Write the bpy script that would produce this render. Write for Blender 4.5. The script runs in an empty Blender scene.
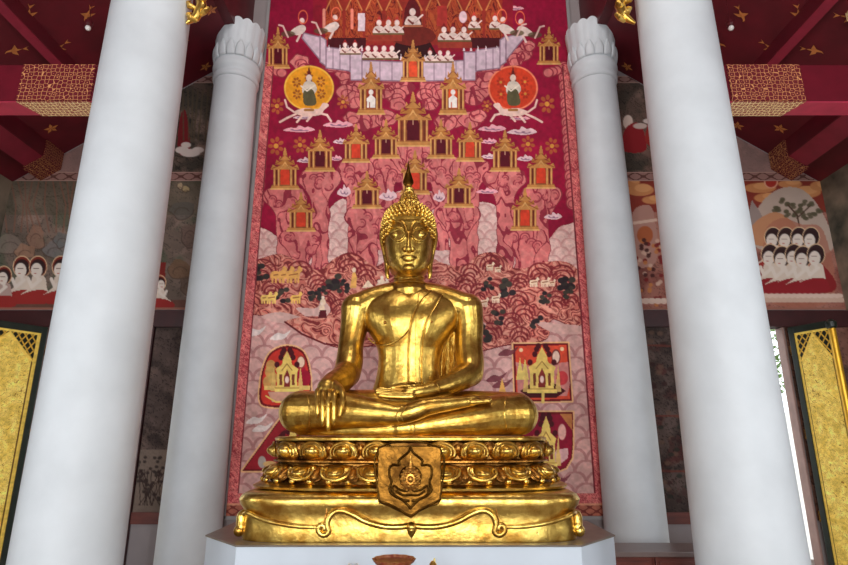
import bpy, bmesh, math, random
import numpy as np
from mathutils import Vector, Matrix
random.seed(7)
COL = bpy.context.scene.collection
PI = math.pi
# ------------------------------------------------------------------ camera model
F = 565.33; TH = math.atan(0.277); CT, ST = math.cos(TH), math.sin(TH)
CX, CZ = 0.13, 1.60; FL = -.22
def P(u, v, D):
    a = (u-424)/F; b = (282.5-v)/F
    t = D/(CT-b*ST)
    return Vector((CX+a*t, D, CZ+(ST+b*CT)*t))
def ppm(v, D):
    b = (282.5-v)/F
    return F*(CT-b*ST)/D
def proj(X, Y, Z):
    dep = Y*CT+(Z-CZ)*ST
    up = (Z-CZ)*CT-Y*ST
    return 424+F*(X-CX)/dep, 282.5-F*up/dep

# ------------------------------------------------------------------ object helpers
def tag(o, label=None, cat=None, group=None, kind=None):
    if label: o['label'] = label
    if cat: o['category'] = cat
    if group: o['group'] = group
    if kind: o['kind'] = kind
    return o
def thing(name, label, cat, loc=(0, 0, 0), rz=0, group=None):
    o = bpy.data.objects.new(name, None); COL.objects.link(o)
    o.empty_display_size = 0.1
    o.location = loc; o.rotation_euler = (0, 0, rz)
    return tag(o, label, cat, group)
class MB:
    def __init__(s): s.v = []; s.f = []; s.m = []; s.cur = 0
    def add(s, vs, fs):
        n = len(s.v); s.v += [tuple(p) for p in vs]
        for f in fs: s.f.append(tuple(i+n for i in f)); s.m.append(s.cur)
    def box(s, a, b):
        x0, y0, z0 = a; x1, y1, z1 = b
        x0, x1 = min(x0, x1), max(x0, x1); y0, y1 = min(y0, y1), max(y0, y1); z0, z1 = min(z0, z1), max(z0, z1)
        s.add([(x0,y0,z0),(x1,y0,z0),(x1,y1,z0),(x0,y1,z0),(x0,y0,z1),(x1,y0,z1),(x1,y1,z1),(x0,y1,z1)],
              [(0,3,2,1),(4,5,6,7),(0,1,5,4),(1,2,6,5),(2,3,7,6),(3,0,4,7)])
    def loft(s, rings, cap=True):
        n = len(rings[0]); vs = [p for r in rings for p in r]; fs = []
        for i in range(len(rings)-1):
            for j in range(n):
                k = (j+1) % n
                fs.append((i*n+j, i*n+k, (i+1)*n+k, (i+1)*n+j))
        if cap:
            fs.append(tuple(range(n-1, -1, -1))); L = (len(rings)-1)*n
            fs.append(tuple(L+j for j in range(n)))
        s.add(vs, fs)
    def lathe(s, c, prof, seg=32, sx=1, sy=1):
        rings = []
        for r, z in prof:
            rings.append([(c[0]+r*sx*math.cos(2*PI*j/seg), c[1]+r*sy*math.sin(2*PI*j/seg), c[2]+z) for j in range(seg)])
        s.loft(rings)
    def tube(s, pts, rad, seg=10, flat=1.0, closed=False):
        pts = [Vector(p) for p in pts]; n = len(pts)
        if not hasattr(rad, '__len__'): rad = [rad]*n
        rings = []; up = None
        for i, p in enumerate(pts):
            t = (pts[min(i+1, n-1)]-pts[max(i-1, 0)])
            if t.length < 1e-9: t = Vector((0, 0, 1))
            t.normalize()
            if up is None:
                up = Vector((0, 0, 1)) if abs(t.z) < .9 else Vector((0, 1, 0))
            side = t.cross(up)
            if side.length < 1e-6: side = t.orthogonal()
            side.normalize(); up = side.cross(t).normalized()
            rings.append([p+(side*math.cos(2*PI*j/seg)*flat+up*math.sin(2*PI*j/seg))*rad[i] for j in range(seg)])
        s.loft(rings)
    def caps(s, chain, seg=20, sub=6):
        """smooth capsule chain [(p, r)...] with round ends, Catmull-Rom interpolated"""
        ps = [Vector(c[0]) for c in chain]; rs = [c[1] for c in chain]
        P_ = []; R_ = []
        for i in range(len(ps)-1):
            p0 = ps[max(i-1, 0)]; p1 = ps[i]; p2 = ps[i+1]; p3 = ps[min(i+2, len(ps)-1)]
            r0 = rs[max(i-1, 0)]; r1 = rs[i]; r2 = rs[i+1]; r3 = rs[min(i+2, len(ps)-1)]
            for k in range(sub):
                t = k/sub
                f = lambda a, b, c, d: 0.5*((2*b)+(c-a)*t+(2*a-5*b+4*c-d)*t*t+(3*b-a-3*c+d)*t*t*t)
                P_.append(f(p0, p1, p2, p3)); R_.append(f(r0, r1, r2, r3))
        P_.append(ps[-1]); R_.append(rs[-1])
        d0 = (P_[0]-P_[1]).normalized(); d1 = (P_[-1]-P_[-2]).normalized()
        pre = [(P_[0]+d0*R_[0]*math.sin(a), R_[0]*math.cos(a)) for a in (1.5, 1.2, .9, .6, .3)]
        post = [(P_[-1]+d1*R_[-1]*math.sin(a), R_[-1]*math.cos(a)) for a in (.3, .6, .9, 1.2, 1.5)]
        allp = pre+list(zip(P_, R_))+post
        s.tube([a for a, b in allp], [b for a, b in allp], seg)
    def ball(s, c, r, seg=12, rings=8, sc=(1, 1, 1)):
        rr = []
        for i in range(rings+1):
            a = -PI/2+PI*(i+.02)/(rings+.04)
            rr.append([(c[0]+r*sc[0]*math.cos(a)*math.cos(2*PI*j/seg), c[1]+r*sc[1]*math.cos(a)*math.sin(2*PI*j/seg), c[2]+r*sc[2]*math.sin(a)) for j in range(seg)])
        s.loft(rr)
    def prism(s, poly, y0, y1):
        """poly in XZ extruded along Y (triangulated caps via ngon)"""
        n = len(poly); vs = [(x, y0, z) for x, z in poly]+[(x, y1, z) for x, z in poly]
        fs = [tuple(range(n)), tuple(range(2*n-1, n-1, -1))]+[(i, i+n, (i+1) % n+n, (i+1) % n) for i in range(n)]
        s.add(vs, fs)
    def build(s, name, mats, parent=None, smooth=True, bevel=0, local=True, autos=True):
        me = bpy.data.meshes.new(name)
        off = Vector((0, 0, 0))
        if parent is not None and local:
            M = parent_world(parent).inverted()
            vs = [tuple(M @ Vector(p)) for p in s.v]
        else: vs = s.v
        me.from_pydata(vs, [], s.f)
        if not isinstance(mats, (list, tuple)): mats = [mats]
        for m in mats: me.materials.append(m)
        if len(mats) > 1: me.polygons.foreach_set('material_index', s.m)
        bm = bmesh.new(); bm.from_mesh(me); bmesh.ops.recalc_face_normals(bm, faces=bm.faces)
        if bevel:
            ed = [e for e in bm.edges if len(e.link_faces) == 2 and e.calc_face_angle(0) > .6]
            bmesh.ops.bevel(bm, geom=ed, offset=bevel, segments=2, affect='EDGES', profile=.6)
        bm.to_mesh(me); bm.free()
        if smooth:
            me.polygons.foreach_set('use_smooth', [True]*len(me.polygons))
            me.set_sharp_from_angle(angle=math.radians(42))
        o = bpy.data.objects.new(name, me); COL.objects.link(o)
        if parent is not None: o.parent = parent
        return o
def parent_world(p):
    M = Matrix.Translation(p.location) @ Matrix.Rotation(p.rotation_euler[2], 4, 'Z')
    if p.parent is not None: M = parent_world(p.parent) @ M
    return M
def struct(o): o['kind'] = 'structure'; return o
def remesh(mb, vox, smooth_it=4, name='body'):
    me = bpy.data.meshes.new('tmp'); me.from_pydata([tuple(p) for p in mb.v], [], mb.f)
    bm = bmesh.new(); bm.from_mesh(me); bmesh.ops.recalc_face_normals(bm, faces=bm.faces); bm.to_mesh(me); bm.free()
    o = bpy.data.objects.new('tmp', me); COL.objects.link(o)
    r = o.modifiers.new('r', 'REMESH'); r.mode = 'VOXEL'; r.voxel_size = vox; r.adaptivity = 0
    sm = o.modifiers.new('s', 'SMOOTH'); sm.factor = .5; sm.iterations = smooth_it
    dg = bpy.context.evaluated_depsgraph_get()
    m2 = bpy.data.meshes.new_from_object(o.evaluated_get(dg)); m2.name = name
    bpy.data.objects.remove(o); bpy.data.meshes.remove(me)
    m2.materials.clear()
    m2.polygons.foreach_set('use_smooth', [True]*len(m2.polygons))
    return m2

# ------------------------------------------------------------------ materials
def lin(c):
    r = []
    for x in c[:3]:
        x = x/255.; r.append(x/12.92 if x <= .04045 else ((x+.055)/1.055)**2.4)
    return (*r, 1)
def base_mat(name):
    m = bpy.data.materials.new(name); m.use_nodes = True
    return m, m.node_tree, m.node_tree.nodes['Principled BSDF']
def mat(name, rgb, rough=.6, metal=0, var=.0, scale=4, bump=0, bscale=30, rgb2=None, spec=.5, rvar=0, detail=6, stretch=(1,1,1)):
    m, nt, b = base_mat(name); N = nt.nodes; L = nt.links
    b.inputs['Roughness'].default_value = rough; b.inputs['Metallic'].default_value = metal
    b.inputs['Specular IOR Level'].default_value = spec
    c1 = lin(rgb); c2 = lin(rgb2) if rgb2 else tuple(x*(1-var) for x in c1[:3])+(1,)
    tc = N.new('ShaderNodeTexCoord'); mp = N.new('ShaderNodeMapping'); mp.inputs['Scale'].default_value = stretch
    L.new(tc.outputs['Object'], mp.inputs['Vector'])
    if var or rgb2:
        n = N.new('ShaderNodeTexNoise'); n.inputs['Scale'].default_value = scale; n.inputs['Detail'].default_value = detail
        L.new(mp.outputs[0], n.inputs['Vector'])
        r = N.new('ShaderNodeValToRGB'); r.color_ramp.elements[0].position = .35; r.color_ramp.elements[1].position = .65
        r.color_ramp.elements[0].color = c1; r.color_ramp.elements[1].color = c2
        L.new(n.outputs['Fac'], r.inputs[0]); L.new(r.outputs[0], b.inputs['Base Color'])
        if rvar:
            mr = N.new('ShaderNodeMapRange'); mr.inputs['To Min'].default_value = rough-rvar; mr.inputs['To Max'].default_value = rough+rvar
            L.new(n.outputs['Fac'], mr.inputs[0]); L.new(mr.outputs[0], b.inputs['Roughness'])
    else: b.inputs['Base Color'].default_value = c1
    if bump:
        n = N.new('ShaderNodeTexNoise'); n.inputs['Scale'].default_value = bscale; n.inputs['Detail'].default_value = 4
        L.new(mp.outputs[0], n.inputs['Vector'])
        bp = N.new('ShaderNodeBump'); bp.inputs['Strength'].default_value = bump; bp.inputs['Distance'].default_value = .01
        L.new(n.outputs['Fac'], bp.inputs['Height']); L.new(bp.outputs[0], b.inputs['Normal'])
    return m
def paint_mat(name, rough=.75, bump=.15, metal=0):
    m, nt, b = base_mat(name); N = nt.nodes; L = nt.links
    a = N.new('ShaderNodeAttribute'); a.attribute_name = 'paint'
    b.inputs['Roughness'].default_value = rough; b.inputs['Metallic'].default_value = metal
    b.inputs['Specular IOR Level'].default_value = .25
    tc = N.new('ShaderNodeTexCoord'); n = N.new('ShaderNodeTexNoise'); n.inputs['Scale'].default_value = 3; n.inputs['Detail'].default_value = 8
    L.new(tc.outputs['Object'], n.inputs['Vector'])
    mr = N.new('ShaderNodeMapRange'); mr.inputs['To Min'].default_value = .86; mr.inputs['To Max'].default_value = 1.12
    L.new(n.outputs['Fac'], mr.inputs[0])
    mx = N.new('ShaderNodeVectorMath'); mx.operation = 'SCALE'
    L.new(a.outputs['Color'], mx.inputs[0]); L.new(mr.outputs[0], mx.inputs['Scale']); L.new(mx.outputs[0], b.inputs['Base Color'])
    return m
def lattice_mat(name, c_bg, c_fg, scale=14, thick=.09, rnd=.5):
    """gilded stencil tracery on a ground colour"""
    m, nt, b = base_mat(name); N = nt.nodes; L = nt.links
    tc = N.new('ShaderNodeTexCoord')
    v = N.new('ShaderNodeTexVoronoi'); v.feature = 'DISTANCE_TO_EDGE'; v.inputs['Scale'].default_value = scale; v.inputs['Randomness'].default_value = rnd
    L.new(tc.outputs['Object'], v.inputs['Vector'])
    v2 = N.new('ShaderNodeTexVoronoi'); v2.feature = 'F1'; v2.inputs['Scale'].default_value = scale; v2.inputs['Randomness'].default_value = rnd
    L.new(tc.outputs['Object'], v2.inputs['Vector'])
    l1 = N.new('ShaderNodeMath'); l1.operation = 'LESS_THAN'; l1.inputs[1].default_value = thick; L.new(v.outputs['Distance'], l1.inputs[0])
    l2 = N.new('ShaderNodeMath'); l2.operation = 'LESS_THAN'; l2.inputs[1].default_value = .14; L.new(v2.outputs['Distance'], l2.inputs[0])
    mxm = N.new('ShaderNodeMath'); mxm.operation = 'MAXIMUM'; L.new(l1.outputs[0], mxm.inputs[0]); L.new(l2.outputs[0], mxm.inputs[1])
    mx = N.new('ShaderNodeMix'); mx.data_type = 'RGBA'
    mx.inputs['A'].default_value = lin(c_bg); mx.inputs['B'].default_value = lin(c_fg)
    L.new(mxm.outputs[0], mx.inputs['Factor']); L.new(mx.outputs['Result'], b.inputs['Base Color'])
    b.inputs['Roughness'].default_value = .5
    return m
def gold_mat(name, c1, c2, rough=.27, bump=.25, bscale=18, dirt=.0):
    m, nt, b = base_mat(name); N = nt.nodes; L = nt.links
    b.inputs['Metallic'].default_value = 1
    tc = N.new('ShaderNodeTexCoord')
    n = N.new('ShaderNodeTexNoise'); n.inputs['Scale'].default_value = 5; n.inputs['Detail'].default_value = 9; n.inputs['Roughness'].default_value = .65
    L.new(tc.outputs['Object'], n.inputs['Vector'])
    r = N.new('ShaderNodeValToRGB'); e = r.color_ramp.elements
    e[0].position = .38; e[0].color = lin(c2); e[1].position = .58; e[1].color = lin(c1)
    L.new(n.outputs['Fac'], r.inputs[0])
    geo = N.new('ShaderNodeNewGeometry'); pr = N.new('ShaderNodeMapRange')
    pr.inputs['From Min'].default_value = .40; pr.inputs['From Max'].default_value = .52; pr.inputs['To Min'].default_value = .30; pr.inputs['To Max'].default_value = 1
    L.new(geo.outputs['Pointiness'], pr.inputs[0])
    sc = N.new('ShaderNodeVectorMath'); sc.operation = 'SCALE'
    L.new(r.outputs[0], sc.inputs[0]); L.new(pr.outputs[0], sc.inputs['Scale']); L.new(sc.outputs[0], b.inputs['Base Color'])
    mr = N.new('ShaderNodeMapRange'); mr.inputs['To Min'].default_value = rough+.14; mr.inputs['To Max'].default_value = rough-.08
    L.new(n.outputs['Fac'], mr.inputs[0]); L.new(mr.outputs[0], b.inputs['Roughness'])
    n2 = N.new('ShaderNodeTexNoise'); n2.inputs['Scale'].default_value = bscale; n2.inputs['Detail'].default_value = 5
    L.new(tc.outputs['Object'], n2.inputs['Vector'])
    bp = N.new('ShaderNodeBump'); bp.inputs['Strength'].default_value = bump; bp.inputs['Distance'].default_value = .02
    L.new(n2.outputs['Fac'], bp.inputs['Height']); L.new(bp.outputs[0], b.inputs['Normal'])
    return m
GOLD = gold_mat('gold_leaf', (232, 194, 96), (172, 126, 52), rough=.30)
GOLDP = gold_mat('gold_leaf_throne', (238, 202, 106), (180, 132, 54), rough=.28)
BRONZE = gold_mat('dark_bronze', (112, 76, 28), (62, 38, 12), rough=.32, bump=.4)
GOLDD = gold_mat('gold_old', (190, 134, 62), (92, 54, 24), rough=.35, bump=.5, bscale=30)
WHITE = mat('white_plaster', (206, 212, 216), .55, var=.10, scale=2.2, bump=.08, bscale=12)
WHITEP = mat('white_pedestal', (198, 208, 218), .4, var=.06, scale=2)
STONE = mat('grey_stone_slab', (120, 108, 96), .35, var=.25, scale=9)
RED = mat('red_ceiling_paint', (104, 12, 28), .6, var=.3, scale=3)
SOFFLIT = mat('rose_soffit_lit', (196, 58, 84), .5, var=.2, scale=5)  # beam red lightened: floor bounce on the underside put into the colour
REDB = mat('red_beam_paint', (100, 12, 30), .42, var=.2, scale=5)
REDD = mat('dark_red_paint', (88, 14, 24), .5, var=.3, scale=4)
GILT = mat('gilt_stencil', (214, 132, 70), .45, var=.3, scale=12)
GILTB = mat('bright_gilt_stencil', (240, 176, 84), .4, metal=.3, var=.2, scale=12)
LATT = lattice_mat('gilded_lattice_on_red', (98, 12, 28), (206, 146, 92), 22, .045, .5)
LATTU = lattice_mat('gilded_lattice_lit', (176, 96, 70), (252, 226, 166), 22, .11, .5)  # lit copy of the lattice, light from below put into its colours
WOOD = mat('red_brown_wood', (110, 48, 36), .45, var=.4, scale=3, stretch=(1, 1, 8))
WOODD = mat('dark_red_frame', (62, 18, 20), .5, var=.3, scale=6)
WOODP = mat('pale_timber', (150, 118, 108), .6, var=.2, scale=6)
LACQ = mat('dark_green_lacquer', (34, 42, 34), .35, var=.3, scale=6)
GLOSSG = mat('gilded_frame_edge', (226, 172, 48), .35, metal=.6, var=.2, scale=7)
PAINT = paint_mat('wall_painting')
GPAINT = paint_mat('gilded_lacquer_painting', .4, metal=.0)

# ------------------------------------------------------------------ painter: colours evaluated on a grid of wall points
def fbm(x, y, oct=4, seed=0):
    r = np.zeros_like(x, dtype=float); a = 1.; tot = 0
    for o in range(oct):
        k = 2.**o
        rs = np.random.RandomState(seed*17+o)
        T = rs.rand(64, 64)
        X = x*k; Y = y*k
        xi = np.floor(X).astype(int); yi = np.floor(Y).astype(int); fx = X-xi; fy = Y-yi
        fx = fx*fx*(3-2*fx); fy = fy*fy*(3-2*fy)
        g = lambda i, j: T[i % 64, j % 64]
        r += a*((g(xi, yi)*(1-fx)+g(xi+1, yi)*fx)*(1-fy)+(g(xi, yi+1)*(1-fx)+g(xi+1, yi+1)*fx)*fy)
        tot += a; a *= .5
    return r/tot
def smooth_poly(pts, sub=6):
    n = len(pts); out = []
    for i in range(n):
        p0, p1, p2, p3 = [np.array(pts[(i+k) % n], float) for k in (-1, 0, 1, 2)]
        for k in range(sub):
            t = k/sub
            out.append(tuple(.5*((2*p1)+(p2-p0)*t+(2*p0-5*p1+4*p2-p3)*t*t+(3*p1-p0-3*p2+p3)*t**3)))
    return out
class Canvas:
    def __init__(s, U, V, bg): s.U = U; s.V = V; s.C = np.zeros(U.shape+(3,)); s.C[:] = bg
    def win(s, x0, y0, x1, y1):
        Vc = s.V[:, 0]; r = np.nonzero((s.V.max(1) >= y0) & (s.V.min(1) <= y1))[0]
        if len(r) == 0: return None
        r0, r1 = r[0], r[-1]+1
        Us = s.U[r0:r1]
        c = np.nonzero((Us.max(0) >= x0) & (Us.min(0) <= x1))[0]
        if len(c) == 0: return None
        return slice(r0, r1), slice(c[0], c[-1]+1)
    def put(s, w, m, col, a=1.):
        m = (m*a)[..., None]
        if callable(col): col = col(s.U[w], s.V[w])
        s.C[w] = s.C[w]*(1-m)+np.array(col)*m
    def poly(s, pts, col, a=1., sm=False, clip=None):
        if sm: pts = smooth_poly(pts)
        pts = np.array(pts, float)
        w = s.win(pts[:, 0].min()-1, pts[:, 1].min()-1, pts[:, 0].max()+1, pts[:, 1].max()+1)
        if w is None: return
        U = s.U[w]; V = s.V[w]; ins = np.zeros(U.shape, bool); n = len(pts)
        for i in range(n):
            x0, y0 = pts[i]; x1, y1 = pts[(i+1) % n]
            if y0 == y1: continue
            c = ((y0 > V) != (y1 > V)) & (U < (x1-x0)*(V-y0)/(y1-y0)+x0)
            ins ^= c
        s.put(w, ins.astype(float), col, a)
    def ell(s, x, y, rx, ry, col, a=1., rot=0):
        R = max(rx, ry)+1; w = s.win(x-R, y-R, x+R, y+R)
        if w is None: return
        dx = s.U[w]-x; dy = s.V[w]-y; c, q = math.cos(rot), math.sin(rot)
        d = np.sqrt(((dx*c+dy*q)/rx)**2+((-dx*q+dy*c)/ry)**2)
        s.put(w, np.clip((1-d)*min(rx, ry)/.6+.5, 0, 1), col, a)
    def ring(s, x, y, rx, ry, t, col, a=1., rot=0, a0=None, a1=None):
        R = max(rx, ry)+t+1; w = s.win(x-R, y-R, x+R, y+R)
        if w is None: return
        dx = s.U[w]-x; dy = s.V[w]-y; c, q = math.cos(rot), math.sin(rot)
        ex = (dx*c+dy*q)/rx; ey = (-dx*q+dy*c)/ry
        d = np.abs(np.sqrt(ex**2+ey**2)-1)*min(rx, ry)
        m = np.clip((t/2-d)/.5+.5, 0, 1)
        if a0 is not None:
            an = np.arctan2(ey, ex); m = m*(((an-a0) % (2*PI)) < ((a1-a0) % (2*PI)))
        s.put(w, m, col, a)
    def line(s, pts, t, col, a=1.):
        pts = np.array(pts, float)
        w = s.win(pts[:, 0].min()-t-1, pts[:, 1].min()-t-1, pts[:, 0].max()+t+1, pts[:, 1].max()+t+1)
        if w is None: return
        U = s.U[w]; V = s.V[w]; D = np.full(U.shape, 1e9)
        for i in range(len(pts)-1):
            x0, y0 = pts[i]; x1, y1 = pts[i+1]; L = (x1-x0)**2+(y1-y0)**2+1e-9
            k = np.clip(((U-x0)*(x1-x0)+(V-y0)*(y1-y0))/L, 0, 1)
            D = np.minimum(D, np.hypot(U-x0-k*(x1-x0), V-y0-k*(y1-y0)))
        s.put(w, np.clip((t/2-D)/.5+.5, 0, 1), col, a)
    def rect(s, x0, y0, x1, y1, col, a=1.): s.poly([(x0, y0), (x1, y0), (x1, y1), (x0, y1)], col, a)
def paint_mesh(name, pts3, C, material, parent=None, mask=None):
    """grid mesh with per-vertex painted colour; pts3 (r,c,3) world coords"""
    r, c = pts3.shape[:2]
    me = bpy.data.meshes.new(name)
    idx = np.arange(r*c).reshape(r, c)
    q = np.stack([idx[:-1, :-1], idx[:-1, 1:], idx[1:, 1:], idx[1:, :-1]], -1).reshape(-1, 4)
    if mask is not None:
        mk = (mask[:-1, :-1] & mask[:-1, 1:] & mask[1:, 1:] & mask[1:, :-1]).reshape(-1); q = q[mk]
    nq = len(q)
    pv = pts3.reshape(-1, 3).astype(np.float32)
    if parent is not None: pv = pv-np.array(parent.location, dtype=np.float32)
    me.vertices.add(r*c); me.vertices.foreach_set('co', pv.ravel())
    me.loops.add(nq*4); me.loops.foreach_set('vertex_index', q.ravel().astype(np.int32))
    me.polygons.add(nq); me.polygons.foreach_set('loop_start', np.arange(0, nq*4, 4, dtype=np.int32))
    me.polygons.foreach_set('loop_total', np.full(nq, 4, dtype=np.int32))
    me.update(calc_edges=True); me.validate()
    at = me.color_attributes.new('paint', 'FLOAT_COLOR', 'POINT')
    c01 = np.clip(C/255., 0, 1); L = np.where(c01 <= .04045, c01/12.92, ((c01+.055)/1.055)**2.4)
    at.data.foreach_set('color', np.concatenate([L, np.ones(L.shape[:2]+(1,))], -1).astype(np.float32).ravel())
    me.materials.append(material)
    o = bpy.data.objects.new(name, me); COL.objects.link(o)
    if parent is not None: o.parent = parent
    return o
def wall_grid(x0, x1, z0, z1, D, res):
    xs = np.arange(x0, x1+res*.5, res); zs = np.arange(z1, z0-res*.5, -res)
    X, Z = np.meshgrid(xs, zs)
    U, V = proj(X, np.full_like(X, D), Z)
    return X, Z, U, V, np.stack([X, np.full_like(X, D), Z], -1)
# ================================================================== THE ROOM
DW = 8.5
AX0, AX1 = 2.95, 6.62            # aisle
def ceil_z(x): return CZ+8.57-.68*abs(x)
mb = MB(); mb.box((-6.9, -5.2, FL-.2), (6.9, 8.8, FL)); struct(mb.build('floor', mat('floor_tiles', (176, 160, 150), .3, var=.2, scale=2)))
# back wall with two doorways
OX0, OX1, OZ = 4.12, 5.60, 3.24

mb = MB(); mb.box((-OX0, DW, FL), (OX0, DW+.3, 11.2))
for s in (-1, 1):
    mb.box((s*OX0, DW, OZ), (s*OX1, DW+.14, 7.2)); mb.box((s*OX1, DW, FL), (s*AX1, DW+.14, 7.2))
struct(mb.build('wall_back', mat('wall_back_paint', (150, 140, 140), .7, var=.1, scale=3), smooth=False))
SIDEW = mat('side_wall_painting', (150, 132, 112), .8, rgb2=(48, 52, 44), scale=1.6, detail=9)
for s, n in ((-1, 'left'), (1, 'right')):
    mb = MB(); mb.box((s*AX1, -5, FL), (s*(AX1+.28), DW+.3, 7)); struct(mb.build('wall_'+n, SIDEW, smooth=False))
# front wall behind the photographer with three doorways, added for contrast in the gold reflections
mb = MB()
xs = [-6.9, -5.2, -3.6, -1.6, 1.6, 3.6, 5.2, 6.9]
for i in range(0, 7):
    top_open = i in (1, 3, 5)
    mb.box((xs[i], -5.2, FL if not top_open else (4.6 if i == 3 else 3.6)), (xs[i+1], -5, 11.2))
struct(mb.build('wall_front', mat('wall_front_paint', (120, 60, 60), .7, var=.3, scale=2), smooth=False))
# ceilings
mb = MB(); mb.box((-3.1, -5, 11), (3.1, 8.8, 11.2)); struct(mb.build('ceiling', RED, smooth=False))
def motif(mbx, cx, cy, kind, s, sgn, rot):
    """small gilt stencil (bird or blossom) lying on the sloping aisle ceiling, as thin raised leaf shapes"""
    shapes = []
    if kind == 0:    # flying figure: body and two wings and tail
        shapes = [[(-.5, 0), (-.1, .14), (.45, .1), (.62, .2), (.5, -.02), (.1, -.14)], [(-.1, .05), (-.25, .55), (.12, .3), (.2, .05)], [(-.2, -.05), (-.05, -.5), (.16, -.12)], [(-.5, 0), (-.9, .25), (-.75, -.05), (-.95, -.2)]]
    else:            # blossom of four pointed petals
        for k in range(5):
            a = k*2*PI/5
            shapes.append([(0, 0), (.3*math.cos(a-.5), .3*math.sin(a-.5)), (.6*math.cos(a), .6*math.sin(a)), (.3*math.cos(a+.5), .3*math.sin(a+.5))])
    c, q = math.cos(rot), math.sin(rot)
    for sh in shapes:
        vs = []
        for (a, b) in sh:
            x = cx+s*(a*c-b*q); y = cy+s*(a*q+b*c)
            vs.append((sgn*x, y, ceil_z(x)-.012))
        mbx.add(vs, [tuple(range(len(vs)))])
for sgn, n in ((-1, 'left'), (1, 'right')):
    mb = MB()
    za, zb = ceil_z(AX0), ceil_z(AX1+.2)
    mb.add([(sgn*AX0, -5, za), (sgn*(AX1+.2), -5, zb), (sgn*(AX1+.2), DW, zb), (sgn*AX0, DW, za),
            (sgn*AX0, -5, za+.15), (sgn*(AX1+.2), -5, zb+.15), (sgn*(AX1+.2), DW, zb+.15), (sgn*AX0, DW, za+.15)],
           [(0,1,2,3), (7,6,5,4), (0,4,5,1), (1,5,6,2), (2,6,7,3), (3,7,4,0)])
    mb.cur = 1; rnd = random.Random(3)
    x = 3.2; row = 0
    while x < 6.5:
        y = 4.2+(row % 2)*.32
        while y < 8.4:
            motif(mb, x+rnd.uniform(-.05, .05), y+rnd.uniform(-.07, .07), (row+int(y*3)) % 2, .16, sgn, rnd.uniform(-.5, .9)); y += .62
        x += .42; row += 1
    o = struct(mb.build('ceiling_aisle_'+n, [RED, GILT], smooth=False))
    # clerestory wall above the colonnade
    mb = MB(); mb.box((sgn*(AX0-.02), -5, ceil_z(AX0)-.1), (sgn*(AX0+.2), DW, 11)); struct(mb.build('wall_clerestory_'+n, REDD, smooth=False))
side = {-1: 'left', 1: 'right'}
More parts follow.
